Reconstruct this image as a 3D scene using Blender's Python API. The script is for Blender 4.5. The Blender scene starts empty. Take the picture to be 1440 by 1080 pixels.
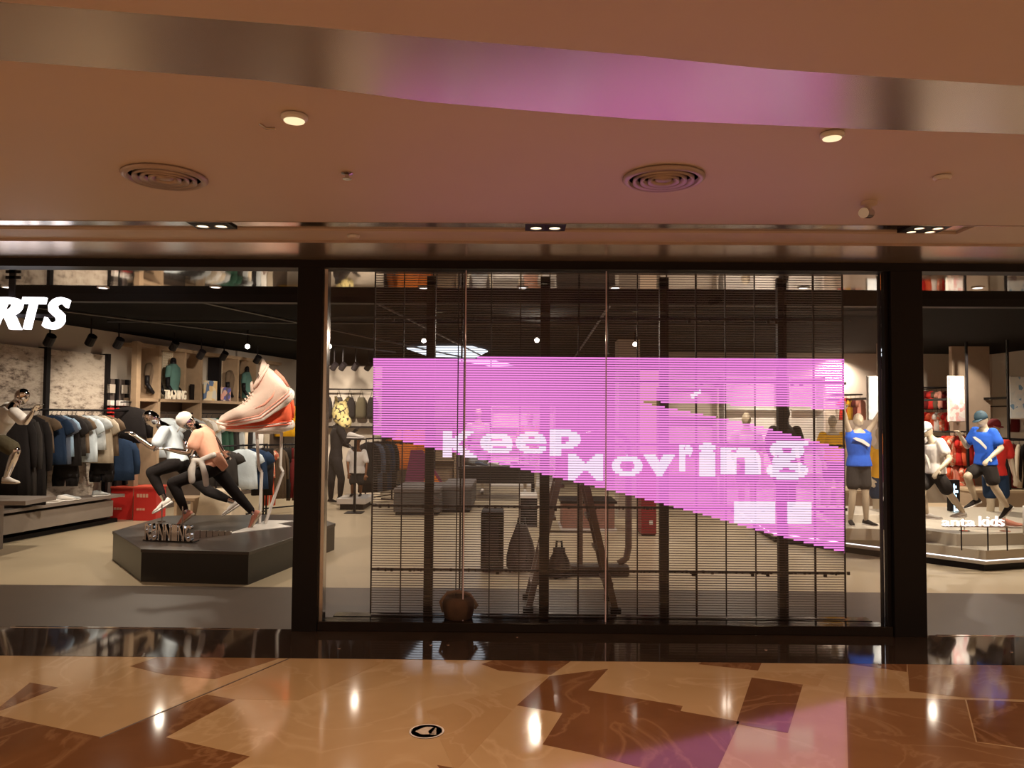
import bpy, bmesh, math, random
from mathutils import Vector, Matrix
random.seed(7)
sc = bpy.context.scene
COL = sc.collection
V = Vector
# ------------------------------------------------------------------ camera
EYE = V((0, 0, 1.7)); F = 1080.0
YAW, PITCH, ROLL = 0.0075, math.radians(2.39), math.radians(0.42)
_f = V((-math.sin(YAW) * math.cos(PITCH), math.cos(YAW) * math.cos(PITCH), math.sin(PITCH)))
_r = V((math.cos(YAW), math.sin(YAW), 0))
_u = _r.cross(_f)
RGT = _r * math.cos(ROLL) + _u * math.sin(ROLL)
UPV = _u * math.cos(ROLL) - _r * math.sin(ROLL)
FWD = _f
cam = bpy.data.objects.new('camera', bpy.data.cameras.new('camera'))
cam.data.lens = 27.0; cam.data.sensor_width = 36.0; cam.data.clip_end = 200
m = Matrix((RGT, UPV, -FWD)).transposed().to_4x4(); m.translation = EYE
cam.matrix_world = m; COL.objects.link(cam); sc.camera = cam
# ------------------------------------------------------------------ world, exposure, large lights
sc.view_settings.view_transform = 'Standard'; sc.view_settings.look = 'None'
sc.view_settings.exposure = 0.0; sc.view_settings.gamma = 1.0; sc.view_settings.use_curve_mapping = False
sc.cycles.use_denoising = True
sc.cycles.sample_clamp_indirect = 6.0
sc.cycles.max_bounces = 8; sc.cycles.transparent_max_bounces = 24
w = bpy.data.worlds.new('world'); sc.world = w; w.use_nodes = True
w.node_tree.nodes['Background'].inputs[0].default_value = (1.0, 0.62, 0.36, 1)
w.node_tree.nodes['Background'].inputs[1].default_value = 0.55

def lamp(kind, name, loc, energy, color, target=None, size=0.05, angle=60, blend=0.6):
    d = bpy.data.lights.new(name, kind); d.energy = energy; d.color = color
    if kind == 'AREA': d.size = size
    else: d.shadow_soft_size = size
    if kind == 'SPOT': d.spot_size = math.radians(angle); d.spot_blend = blend
    o = bpy.data.objects.new(name, d); COL.objects.link(o); o.location = loc
    if target is not None:
        o.rotation_euler = (V(target) - V(loc)).to_track_quat('-Z', 'Y').to_euler()
    return o
WARM = (1.0, 0.69, 0.43); SHOP = (1.0, 0.86, 0.68); COOL = (1.0, 0.93, 0.85)
# corridor downlights (the two lit ones in view and the run of them behind the camera)
MALL_E = 150
for x, y in ((-3.4, 1.2), (0.2, 0.9), (3.6, 1.2), (-3.4, -1.6), (0.2, -1.8), (3.6, -1.6), (-5.5, 3.2), (5.6, 3.4)):
    lamp('SPOT', 'corridor_downlight_lamp', (x, y, 2.93), MALL_E, WARM, (x, y, 0), 0.06, 150, 1.0)
SHOP_E = 215
for x, y, e in ((-4.6, 8.9, 1.0), (-2.0, 9.4, .8), (0.4, 9.6, .45), (2.6, 9.6, .5), (4.6, 8.6, .9), (6.2, 9.3, .9),
             (-5.4, 11.8, 1.0), (-2.6, 12.6, .8), (0.6, 12.8, .6), (3.4, 12.6, .9), (6.6, 12.4, 1.5),
             (-4.0, 15.6, 1.1), (-0.6, 16.2, .8), (3.0, 16.0, 1.2), (6.4, 15.4, 1.5)):
    lamp('SPOT', 'shop_track_lamp', (x, y, 2.93), SHOP_E * e, SHOP, (x, y, 0), 0.05, 150, 0.9)

# ------------------------------------------------------------------ pixel helpers (photograph measured at 1440x1080)
def ray(px, py): return FWD * F + RGT * (px - 720) - UPV * (py - 540)
def at(px, py, Y):
    d = ray(px, py); return EYE + d * ((Y - EYE.y) / d.y)
def gp(px, py, z=0.0):
    d = ray(px, py); return EYE + d * ((z - EYE.z) / d.z)
WX0, WK = -9.08, 0.2                                   # the shop's left wall: x = WX0 + WK*y
WU = V((WK, 1, 0)).normalized(); WN = V((WU.y, -WU.x, 0))
def wl(Y, off, z): 
    p = V((WX0 + WK * Y, Y, 0)) + WN * off; p.z = z; return p
def wy(px, off=0.0, py=585):
    d = ray(px, py); n = WN; p0 = V((WX0, 0, 0)) + WN * off
    t = (p0 - EYE).dot(n) / V((d.x, d.y, 0)).dot(n)
    return (EYE + d * t).y
# ------------------------------------------------------------------ materials
MATS = {}
def nt(name):
    mt = bpy.data.materials.new(name); mt.use_nodes = True
    return mt, mt.node_tree.nodes, mt.node_tree.links
def mat(name, col, rough=0.6, metal=0.0, var=0.12, scale=6.0, bump=0.0, bscale=60, spec=0.5, coat=0.0):
    if name in MATS: return MATS[name]
    mt, n, l = nt(name); b = n['Principled BSDF']
    b.inputs['Roughness'].default_value = rough; b.inputs['Metallic'].default_value = metal
    b.inputs['Specular IOR Level'].default_value = spec; b.inputs['Coat Weight'].default_value = coat
    tc = n.new('ShaderNodeTexCoord'); ns = n.new('ShaderNodeTexNoise'); ns.inputs['Scale'].default_value = scale
    ns.inputs['Detail'].default_value = 4
    l.new(tc.outputs['Object'], ns.inputs['Vector'])
    mx = n.new('ShaderNodeMix'); mx.data_type = 'RGBA'
    mx.inputs[6].default_value = (*[c * (1 - var) for c in col], 1); mx.inputs[7].default_value = (*[min(1, c * (1 + var)) for c in col], 1)
    l.new(ns.outputs['Fac'], mx.inputs[0]); l.new(mx.outputs[2], b.inputs['Base Color'])
    if bump:
        n2 = n.new('ShaderNodeTexNoise'); n2.inputs['Scale'].default_value = bscale; l.new(tc.outputs['Object'], n2.inputs['Vector'])
        bp = n.new('ShaderNodeBump'); bp.inputs['Strength'].default_value = bump; bp.inputs['Distance'].default_value = 0.01
        l.new(n2.outputs['Fac'], bp.inputs['Height']); l.new(bp.outputs['Normal'], b.inputs['Normal'])
    MATS[name] = mt; return mt
def emit(name, col, st, base=None):
    if name in MATS: return MATS[name]
    mt, n, l = nt(name); b = n['Principled BSDF']
    b.inputs['Base Color'].default_value = (*(base or (0.05, .05, .05)), 1)
    b.inputs['Emission Color'].default_value = (*col, 1); b.inputs['Emission Strength'].default_value = st
    MATS[name] = mt; return mt
def fabric(name, col, var=0.15): return mat('fabric_' + name, col, 0.9, 0, var, 9, 0.35, 22, spec=0.2)
def glass_mat(name, tint=(0.93, 0.92, 0.93), ior=1.45):
    mt, n, l = nt(name); n.remove(n['Principled BSDF'])
    t = n.new('ShaderNodeBsdfTransparent'); t.inputs[0].default_value = (*tint, 1)
    g = n.new('ShaderNodeBsdfGlossy'); g.inputs['Roughness'].default_value = 0.01
    fr = n.new('ShaderNodeFresnel'); fr.inputs[0].default_value = ior
    mx = n.new('ShaderNodeMixShader'); l.new(fr.outputs[0], mx.inputs[0]); l.new(t.outputs[0], mx.inputs[1]); l.new(g.outputs[0], mx.inputs[2])
    l.new(mx.outputs[0], n['Material Output'].inputs[0]); return mt
def marble(name, c1, c2, vein, rough=0.07, veinscale=1.6, spec=0.5, wear=0.0, coat=0.0):
    mt, n, l = nt(name); b = n['Principled BSDF']; b.inputs['Roughness'].default_value = rough
    b.inputs['Specular IOR Level'].default_value = spec; b.inputs['Coat Weight'].default_value = coat
    tc = n.new('ShaderNodeTexCoord')
    ns = n.new('ShaderNodeTexNoise'); ns.inputs['Scale'].default_value = 1.3; ns.inputs['Detail'].default_value = 8; ns.inputs['Distortion'].default_value = 0.6
    l.new(tc.outputs['Object'], ns.inputs['Vector'])
    cr = n.new('ShaderNodeValToRGB'); cr.color_ramp.elements[0].position = 0.32; cr.color_ramp.elements[0].color = (*c1, 1)
    cr.color_ramp.elements[1].position = 0.68; cr.color_ramp.elements[1].color = (*c2, 1); l.new(ns.outputs['Fac'], cr.inputs[0])
    n2 = n.new('ShaderNodeTexNoise'); n2.inputs['Scale'].default_value = veinscale; n2.inputs['Detail'].default_value = 6; n2.inputs['Distortion'].default_value = 1.4
    l.new(tc.outputs['Object'], n2.inputs['Vector'])
    r2 = n.new('ShaderNodeValToRGB'); e = r2.color_ramp.elements
    e[0].position = 0.475; e[0].color = (0, 0, 0, 1); e[1].position = 0.5; e[1].color = (1, 1, 1, 1)
    x = e.new(0.525); x.color = (0, 0, 0, 1); l.new(n2.outputs['Fac'], r2.inputs[0])
    mm = n.new('ShaderNodeMath'); mm.operation = 'MULTIPLY'; mm.inputs[1].default_value = 0.5; l.new(r2.outputs[0], mm.inputs[0])
    mx = n.new('ShaderNodeMix'); mx.data_type = 'RGBA'; l.new(mm.outputs[0], mx.inputs[0]); l.new(cr.outputs[0], mx.inputs[6]); mx.inputs[7].default_value = (*vein, 1)
    l.new(mx.outputs[2], b.inputs['Base Color']); return mt

M_plaster = mat('ceiling_plaster', (0.68, 0.555, 0.47), 0.55, 0, 0.03, 2)
M_gloss = mat('ceiling_gloss', (0.66, 0.54, 0.48), 0.24, 0.75, 0.04, 2, spec=0.8)
M_steel = mat('brushed_steel', (0.55, 0.50, 0.46), 0.18, 1.0, 0.08, 3)
M_mirror = mat('mirror_panel', (0.62, 0.58, 0.53), 0.04, 1.0, 0.06, 2, bump=0.12, bscale=1.6)
M_black = mat('black_metal', (0.009, 0.007, 0.008), 0.5, 0, 0.1, 5, spec=0.2)
M_blackgloss = mat('black_gloss', (0.012, 0.009, 0.009), 0.12, 0, 0.1, 5)
M_void = mat('black_ceiling', (0.0045, 0.0038, 0.004), 0.9, 0, 0.2, 5, spec=0.1)
M_beige = marble('marble_beige', (0.50, 0.335, 0.175), (0.60, 0.42, 0.24), (0.66, 0.48, 0.30), 0.09, 1.1)
M_beige2 = marble('marble_beige_warm', (0.47, 0.30, 0.15), (0.55, 0.37, 0.20), (0.62, 0.44, 0.27), 0.09, 1.4)
M_brown = marble('marble_brown', (0.17, 0.072, 0.030), (0.25, 0.115, 0.050), (0.40, 0.22, 0.11), 0.08, 1.2)
M_brown2 = marble('marble_light_brown', (0.24, 0.115, 0.050), (0.31, 0.16, 0.075), (0.40, 0.24, 0.13), 0.09, 1.5)
M_darkstone = marble('dark_stone', (0.030, 0.020, 0.016), (0.045, 0.030, 0.024), (0.06, 0.04, 0.03), 0.05, 1.2, spec=0.8)
M_thresh = mat('threshold_stone', (0.085, 0.060, 0.044), 0.42, 0, 0.12, 3)
M_shopfloor = mat('shop_floor', (0.50, 0.405, 0.275), 0.32, 0, 0.10, 1.2)
M_joint = mat('joint', (0.10, 0.045, 0.02), 0.5)
M_cream = mat('cream_wall', (0.50, 0.43, 0.36), 0.8, 0, 0.06, 2)
M_wood = mat('oak_trim', (0.36, 0.25, 0.16), 0.55, 0, 0.2, 12)
M_chrome = mat('chrome', (0.72, 0.66, 0.64), 0.07, 1.0, 0.03, 3)
M_white = mat('white_lacquer', (0.80, 0.76, 0.72), 0.35, 0, 0.04, 4)
M_podium = mat('podium_top', (0.042, 0.034, 0.030), 0.32, 0, 0.25, 3)
M_skin = mat('mannequin_skin', (0.52, 0.43, 0.31), 0.45, 0, 0.05, 4)
M_red = mat('red_box', (0.62, 0.030, 0.025), 0.45, 0, 0.08, 4)
M_grey = mat('grey_upholstery', (0.10, 0.09, 0.085), 0.85, 0, 0.15, 6)
M_glass = glass_mat('window_glass')
# ------------------------------------------------------------------ mesh builder
class MB:
    def __init__(s): s.v = []; s.f = []
    def add(s, vs, fs):
        b = len(s.v); s.v += [tuple(x) for x in vs]; s.f += [tuple(i + b for i in q) for q in fs]; return s
    def hexa(s, p):      # 8 points: bottom ring of 4 then top ring of 4
        return s.add(p, [(3, 2, 1, 0), (4, 5, 6, 7), (0, 1, 5, 4), (1, 2, 6, 5), (2, 3, 7, 6), (3, 0, 4, 7)])
    def box(s, x0, x1, y0, y1, z0, z1):
        return s.hexa([(x0, y0, z0), (x1, y0, z0), (x1, y1, z0), (x0, y1, z0), (x0, y0, z1), (x1, y0, z1), (x1, y1, z1), (x0, y1, z1)])
    def rbox(s, c, sx, sy, sz, rz=0, M=None):
        R = M or Matrix.Rotation(rz, 3, 'Z'); c = V(c)
        p = [c + R @ V((a * sx / 2, b * sy / 2, d * sz / 2)) for d in (-1, 1) for a, b in ((-1, -1), (1, -1), (1, 1), (-1, 1))]
        return s.hexa(p)
    def wbox(s, Y0, Y1, o0, o1, z0, z1):
        return s.hexa([wl(Y0, o0, z0), wl(Y0, o1, z0), wl(Y1, o1, z0), wl(Y1, o0, z0), wl(Y0, o0, z1), wl(Y0, o1, z1), wl(Y1, o1, z1), wl(Y1, o0, z1)])
    def prism(s, pts, z0, z1):
        n = len(pts); a = sum(pts[i][0] * pts[(i + 1) % n][1] - pts[(i + 1) % n][0] * pts[i][1] for i in range(n))
        if a < 0: pts = pts[::-1]
        return s.add([(p[0], p[1], z0) for p in pts] + [(p[0], p[1], z1) for p in pts],
                     [tuple(range(n))[::-1], tuple(range(n, 2 * n))] + [(i, (i + 1) % n, n + (i + 1) % n, n + i) for i in range(n)])
    def loft(s, rings, cap=True):
        n = len(rings[0]); vs = [p for r in rings for p in r]; fs = []
        for k in range(len(rings) - 1):
            for i in range(n):
                j = (i + 1) % n; fs.append((k * n + i, k * n + j, (k + 1) * n + j, (k + 1) * n + i))
        if cap: fs.append(tuple(range(n))[::-1]); fs.append(tuple(range((len(rings) - 1) * n, len(rings) * n)))
        return s.add(vs, fs)
    def tube(s, pts, rad, n=8):
        pts = [V(p) for p in pts]
        if not isinstance(rad, (list, tuple)): rad = [rad] * len(pts)
        rings = []; ref = None
        for i, p in enumerate(pts):
            d = (pts[min(i + 1, len(pts) - 1)] - pts[max(i - 1, 0)]).normalized()
            a = V((0, 0, 1)) if abs(d.z) < 0.9 else V((1, 0, 0))
            if ref is not None: a = ref
            u = (a - d * a.dot(d))
            if u.length < 1e-4: u = d.orthogonal()
            u.normalize(); ref = u; v = d.cross(u)
            rings.append([p + (u * math.cos(t) + v * math.sin(t)) * rad[i] for t in [2 * math.pi * k / n for k in range(n)]])
        return s.loft(rings)
    def lathe(s, c, prof, n=24, M=None):
        c = V(c); R = M or Matrix.Identity(3)
        return s.loft([[c + R @ V((r * math.cos(2 * math.pi * k / n), r * math.sin(2 * math.pi * k / n), z)) for k in range(n)] for r, z in prof])
    def ell(s, c, ax, n=12, m=8):
        c = V(c); a, b, d = [V(x) for x in ax]; rings = []
        for j in range(1, m):
            t = math.pi * j / m
            rings.append([c + a * (math.sin(t) * math.cos(2 * math.pi * k / n)) + b * (math.sin(t) * math.sin(2 * math.pi * k / n)) - d * math.cos(t) for k in range(n)])
        return s.loft(rings)
    def sph(s, c, r, n=10, m=7): return s.ell(c, ((r, 0, 0), (0, r, 0), (0, 0, r)), n, m)
    def chain(s, pts):   # [(point, radius)...] a tapered limb with round joints
        for p, r in pts: s.sph(p, r)
        s.tube([p for p, r in pts], [r for p, r in pts], 12) if len(pts) == 2 else [s.tube([pts[i][0], pts[i + 1][0]], [pts[i][1], pts[i + 1][1]], 12) for i in range(len(pts) - 1)]
        return s
    def mesh(s, name, m, smooth=False):
        me = bpy.data.meshes.new(name); me.from_pydata(s.v, [], s.f)
        if m: me.materials.append(m)
        if smooth: me.polygons.foreach_set('use_smooth', [True] * len(me.polygons))
        bm = bmesh.new(); bm.from_mesh(me); bmesh.ops.recalc_face_normals(bm, faces=bm.faces); bm.to_mesh(me); bm.free()
        me.update(); return me
    def build(s, name, m, parent=None, smooth=False, bevel=0):
        o = bpy.data.objects.new(name, s.mesh(name, m, smooth)); return link(o, parent, bevel)
    def blob(s, name, m, parent=None, voxel=0.012, smooth=3):
        o = bpy.data.objects.new(name, s.mesh(name, m)); COL.objects.link(o)
        r = o.modifiers.new('r', 'REMESH'); r.mode = 'VOXEL'; r.voxel_size = voxel; r.use_smooth_shade = True
        sm = o.modifiers.new('s', 'SMOOTH'); sm.iterations = smooth; sm.factor = 0.6
        dg = bpy.context.evaluated_depsgraph_get(); me = bpy.data.meshes.new_from_object(o.evaluated_get(dg))
        me.name = name; me.materials.clear(); me.materials.append(m); me.polygons.foreach_set('use_smooth', [True] * len(me.polygons))
        o.modifiers.clear(); o.data = me; COL.objects.unlink(o); return link(o, parent)
def link(o, parent=None, bevel=0):
    COL.objects.link(o)
    if parent is not None:
        o.parent = parent
        mw = Matrix.Translation(parent.location)
        p = parent.parent
        o.matrix_parent_inverse = INV(parent)
    if bevel:
        b = o.modifiers.new('bevel', 'BEVEL'); b.width = bevel; b.segments = 2; b.limit_method = 'ANGLE'
    return o
def WM(o):
    m = Matrix.LocRotScale(o.location, o.rotation_euler, o.scale)
    return m if o.parent is None else WM(o.parent) @ o.matrix_parent_inverse @ m
def INV(o): return WM(o).inverted()
def tag(o, label=None, cat=None, group=None, kind=None):
    if label: o['label'] = label.replace('iceblue', 'ice blue').replace('palegrey', 'pale grey').replace('skyblue', 'sky blue').replace('slate tee', 'slate grey tee')
    if cat: o['category'] = cat
    if group: o['group'] = group
    if kind: o['kind'] = kind
    return o
def thing(name, label, cat, loc=(0, 0, 0), group=None):
    o = bpy.data.objects.new(name, None); COL.objects.link(o); o.location = loc; o.empty_display_size = 0.1
    return tag(o, label, cat, group)
def struct(o): return tag(o, kind='structure')
def copy_tree(o, parent=None):
    c = o.copy(); COL.objects.link(c)
    if parent is not None: c.parent = parent; c.matrix_parent_inverse = o.matrix_parent_inverse.copy()
    for ch in [k for k in bpy.data.objects if k.parent == o]: copy_tree(ch, c)
    return c
def textmesh(s, bold=0.02, extrude=0.0, shear=0.0):
    cu = bpy.data.curves.new('t', 'FONT'); cu.body = s; cu.size = 1; cu.offset = bold; cu.extrude = extrude; cu.shear = shear
    cu.resolution_u = 4
    o = bpy.data.objects.new('t', cu); COL.objects.link(o); dg = bpy.context.evaluated_depsgraph_get()
    me = bpy.data.meshes.new_from_object(o.evaluated_get(dg)); COL.objects.unlink(o); bpy.data.objects.remove(o)
    return me
def letters(name, s, m, parent, O, U, Wv, Nn, bold=0.02, depth=0.03, shear=0.0):
    """text s stretched to fill the parallelogram with corner O, width vector U, height vector Wv; extruded along Nn"""
    me = textmesh(s, bold, 0.5, shear); xs = [v.co.x for v in me.vertices]; ys = [v.co.y for v in me.vertices]
    x0, x1, y0, y1 = min(xs), max(xs), min(ys), max(ys)
    for v in me.vertices:
        a = (v.co.x - x0) / (x1 - x0); b = (v.co.y - y0) / (y1 - y0)
        v.co = V(O) + V(U) * a + V(Wv) * b + V(Nn) * (v.co.z * depth)
    me.name = name; me.materials.clear(); me.materials.append(m); o = bpy.data.objects.new(name, me); return link(o, parent)

# ================================================================== THE SETTING
GY = 6.12                                  # storefront plane
HZ = 2.94                                  # underside of the mall ceiling edge at the storefront
CZ = 2.96
floor = struct(MB().box(-9, 9, -7, 5.42, -0.12, 0.0).build('floor', M_beige))
def tile(pts, m, h=0.0012):
    MB().prism([tuple(gp(x, y)[:2]) for x, y in pts], -0.01, h).build('tile', m, floor)
B, B2, P2 = M_brown, M_brown2, M_beige2
tile([(0, 1007), (143, 1037), (291, 977), (331, 984), (233, 1037), (351, 1064), (300, 1095), (-60, 1095), (-60, 993)], B)
tile([(-60, 1012), (0, 994), (42, 960), (82, 967), (2, 999)], B)
tile([(183, 937), (222, 924), (413, 919.5), (302, 955), (233, 949)], B2)
tile([(677, 934), (716, 922), (813, 922.5), (775, 949), (702, 943)], B)
tile([(727, 992), (773, 951), (853, 941), (855, 941), (827, 971), (960, 993), (957, 1000), (1040, 1015), (1003, 1095), (960, 1095), (830, 1061), (763, 1047), (791, 1003)], B)
tile([(1057, 953), (1129, 963), (1108, 1031), (1035, 1018)], B)
tile([(1000, 925), (1074, 926), (1066, 943), (982, 934)], B)
tile([(1157, 929), (1275, 931), (1275, 945), (1225, 938)], B)
tile([(1276, 931), (1500, 933), (1500, 986), (1357, 981), (1279, 972)], B2)
tile([(1190, 980), (1357, 984), (1372, 1044), (1500, 1062), (1500, 1095), (1193, 1095)], B2)
tile([(1359, 984), (1500, 990), (1500, 1060), (1374, 1043)], B)
tile([(627, 1095), (615, 1076), (720, 1095)], B)
tile([(143, 1039), (292, 978), (420, 921), (640, 923), (560, 1000), (353, 1063), (235, 1036), (333, 983), (291, 976)][:3] + [(560, 922), (420, 985), (334, 983)], P2, 0.0008)
tile([(1066, 945), (1160, 948), (1150, 965), (1131, 962), (1060, 951)], P2, 0.0008)
tile([(1193, 950), (1262, 955), (1276, 974), (1186, 981)], P2, 0.0008)
tile([(870, 1076), (1000, 1000), (955, 992), (770, 951), (726, 993), (640, 1085)][3:] + [(600, 1000)], P2, 0.0008)
# the long dark joint
a, b = gp(140, 1038.5), gp(422, 919.5); dd = (b - a).normalized(); nn = V((-dd.y, dd.x, 0)) * 0.006
MB().prism([tuple((a - nn)[:2]), tuple((b - nn)[:2]), tuple((b + nn)[:2]), tuple((a + nn)[:2])], -0.01, 0.0016).build('joint', M_joint, floor)
struct(MB().box(-9, 9, 5.42, GY + 0.02, -0.12, 0.002).build('trim_1', M_darkstone))
struct(MB().box(-9, 9, GY + 0.02, 7.62, -0.12, 0.001).build('trim_2', M_thresh))
shopfloor = struct(MB().box(-9, 11, 7.62, 22, -0.12, 0.0).build('floor', M_shopfloor))
t = MB(); t.box(-4.0, -2.02, GY + 0.0, GY + 0.025, 0.002, 0.006); t.box(3.3, 6, GY, GY + 0.025, 0.002, 0.006)
struct(t.build('trim_3', M_chrome))

# mall ceiling: plain field, curved glossy band, nearer field
far_arc = [gp(x, y, CZ) for x, y in ((-160, 68), (0, 80), (180, 94), (360, 108), (480, 123), (600, 139), (750, 152), (900, 164), (1170, 176), (1440, 185), (1650, 189))]
near_arc = [gp(x, y, CZ) for x, y in ((-160, -30), (0, -18), (215, 0), (430, 17), (575, 31), (720, 44), (900, 60), (1080, 79), (1260, 92), (1440, 104), (1650, 112))]
fa = [(-9, 2.75)] + [(p.x, p.y) for p in far_arc] + [(9, 3.9)]
na = [(-9, 2.3)] + [(p.x, p.y) for p in near_arc] + [(9, 3.2)]
CH0, CH1, SF0 = gp(720, 314, CZ).y, gp(720, 326, CZ).y, gp(720, 343, HZ).y
def strip_slab(name, A, Bq, z0, z1, m):
    mb = MB()
    for i in range(len(A) - 1):
        p = [A[i], A[i + 1], Bq[i + 1], Bq[i]]
        mb.hexa([(*q, z0) for q in p] + [(*q, z1) for q in p])
    return struct(mb.build(name, m))
strip_slab('ceiling', fa, [(x, CH0) for x, y in fa], CZ, CZ + 0.15, M_plaster)
strip_slab('trim_4', na, fa, CZ - 0.012, CZ + 0.14, M_gloss)
strip_slab('ceiling', [(x, -7) for x, y in na], na, CZ - 0.045, CZ + 0.12, M_plaster)
xr = at(1395, 318, CH0).x
mb = MB(); mb.box(-9, xr - .1, CH1, SF0 + 0.05, CZ, CZ + .15); mb.box(xr - .1, 9, CH0, SF0 + 0.05, CZ, CZ + 0.15)
struct(mb.build('ceiling', M_plaster))
mb = MB(); mb.prism([(-9, CH0), (xr + .12, CH0), (xr - .12, CH1), (-9, CH1)], CZ + 0.015, CZ + 0.10)
struct(mb.build('trim_5', M_steel))
mb = MB(); mb.box(-9, 9, CH0 - .012, CH0, CZ - .004, CZ + 0.02); struct(mb.build('trim_6', M_steel))
struct(MB().box(-9, 9, SF0, GY + 0.02, HZ, CZ + 0.12).build('trim_7', M_gloss))
# black header beam
zb = at(720, 379, GY).z
struct(MB().box(-9, 9, GY - 0.03, GY + 0.14, zb, HZ).build('trim_8', M_black))
# columns
def X(px, py=640, Y=GY): return at(px, py, Y).x
struct(MB().box(X(416), X(451), GY - 0.04, GY + 0.2, 0, zb).build('trim_9', M_black, bevel=.004))
struct(MB().box(X(451.5), X(457), GY + 0.0, GY + 0.1, 0.03, zb).build('trim_10', M_steel))
struct(MB().box(X(1252), X(1297), GY - 0.04, GY + 0.2, 0, zb).build('trim_11', M_black, bevel=.004))
struct(MB().box(X(1246), X(1251.5), GY + 0.0, GY + 0.1, 0.03, zb).build('trim_12', M_black))
# window between the columns
win = bpy.data.objects.new('window_1', None); COL.objects.link(win); win.location = (X(850), GY + .05, 0); struct(win)
MB().box(X(451), X(1252), GY - .02, GY + .12, 0.002, 0.075).build('bottom_rail', M_blackgloss, win, bevel=.004)
cuts = [457.5, 652.5, 853, 1246]
for a, b in zip(cuts, cuts[1:]):
    MB().box(X(a) + .002, X(b) - .002, GY + .045, GY + .055, 0.075, zb).build('glass_pane', M_glass, win)
for c in cuts[1:3]:
    MB().box(X(c) - .004, X(c) + .004, GY + .043, GY + .057, 0.075, zb).build('pane_seal', mat('seal', (.75, .6, .68), .3), win)
# shop shell
ss = struct(MB().box(-7.8, 9, GY + .14, 7.66, zb + .02, zb + .12).build('ceiling', M_mirror))
struct(MB().box(-7.8, 9, 7.60, 7.72, zb - .06, 3.3).build('trim_13', M_black))
struct(MB().box(-9, 11, 7.66, 22, 3.02, 3.2).build('ceiling', M_void))
struct(MB().wbox(6.3, 21, -.15, 0, 0, 3.05).build('wall_left', M_cream))
struct(MB().box(-7, 3.0, 20.4, 20.6, 0, 3.05).build('wall_back', mat('dark_back_wall', (0.17, 0.13, 0.115), .8)))
struct(MB().box(3.0, 10, 15.6, 15.8, 0, 3.05).build('wall_back', M_cream))
struct(MB().box(9.6, 9.8, 6.3, 16, 0, 3.05).build('wall_right', M_cream))
# ================================================================== CEILING FIXTURES
def vent(px, py, r, label):
    c = gp(px, py, CZ); t = thing('ceiling_vent', label, 'vent', (c.x, c.y, CZ), 'round air vents in the corridor ceiling')
    cm = mat('vent_metal', (0.50, 0.40, 0.36), .35, .3)
    MB().lathe(c, [(r * .88, -.001), (r * .99, -.004), (r, -.012), (r * .9, -.026), (r * .84, -.02), (r * .84, .0)], 40).build('rim', cm, t, True)
    MB().lathe(c, [(r * .86, -.002), (.001, -.002), (.001, .03), (r * .86, .03)], 40).build('backing', M_black, t)
    for k in (.74, .56, .38):
        MB().lathe(c, [(r * k, -.004), (r * k, -.03), (r * (k - .10), -.018), (r * (k - .10), -.004)], 40).build('ring', cm, t, True)
    MB().lathe(c, [(.001, -.024), (r * .2, -.018), (r * .2, -.002), (.001, -.002)], 24).build('centre_disc', cm, t, True)
vent(232, 247, .215, 'round ringed air vent in the corridor ceiling above the left opening')
vent(933, 249, .215, 'round ringed air vent in the corridor ceiling above the pink screen')
def downlight(px, py, r, label, lit=True):
    c = gp(px, py, CZ); t = thing('downlight', label, 'light', (c.x, c.y, CZ), 'round downlights in the corridor ceiling')
    MB().lathe(c, [(r * .86, -.002), (r * 1.08, -.004), (r * 1.08, -.014), (r * .86, -.024)], 28).build('rim', M_white, t, True)
    MB().lathe(c, [(.001, -.028), (r * .80, -.028), (r * .84, -.025), (.001, -.020)], 28).build('lens', emit('lens_lit', (1, .78, .45), 1.15) if lit else M_plaster, t)
    if lit: lamp('SPOT', 'downlight_lamp', (c.x, c.y, CZ - .05), MALL_E * .7, WARM, (c.x, c.y, 0), .05, 150, 1.0)
downlight(414, 162, .052, 'lit round downlight left of centre, nearest the curved glossy ceiling band')
downlight(1170, 187, .048, 'lit round downlight on the right, beside the curved glossy ceiling band')
downlight(1325, 247, .04, 'unlit round downlight at the right, near the ceiling camera', False)
downlight(497, 330, .04, 'small unlit downlight between the light slot and the storefront', False)
def sprinkler(px, py, label):
    c = gp(px, py, CZ); t = thing('sprinkler', label, 'sprinkler', (c.x, c.y, CZ), 'fire sprinklers in the corridor ceiling')
    MB().lathe(c, [(.03, 0), (.032, -.006), (.012, -.012), (.010, -.03), (.001, -.03)], 14).build('body', M_steel, t)
    MB().lathe(c, [(.001, -.034), (.024, -.034), (.024, -.031), (.001, -.031)], 14).build('deflector', M_steel, t)
sprinkler(488, 243, 'small metal sprinkler head between the two round vents')
c = gp(365, 174, CZ); tag(MB().tube([c, c + V((.03, 0, -.02)), c + V((.06, .02, -.012))], .006).build('ceiling_hook', M_steel), 'tiny bent metal hook in the ceiling beside the left lit downlight', 'hook')
c = gp(1222, 284, CZ); t = thing('ceiling_camera', 'small security camera on the ceiling above the right end of the light slot', 'camera', c)
MB().lathe(c, [(.045, 0), (.045, -.02), (.02, -.03), (.001, -.03)], 18).build('mount', M_plaster, t)
MB().tube([c + V((0, 0, -.02)), c + V((-.01, .03, -.06))], .018, 10).build('arm', M_plaster, t)
MB().tube([c + V((.03, .06, -.05)), c + V((-.05, -.04, -.075))], .03, 12).build('body', M_steel, t)
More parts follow.
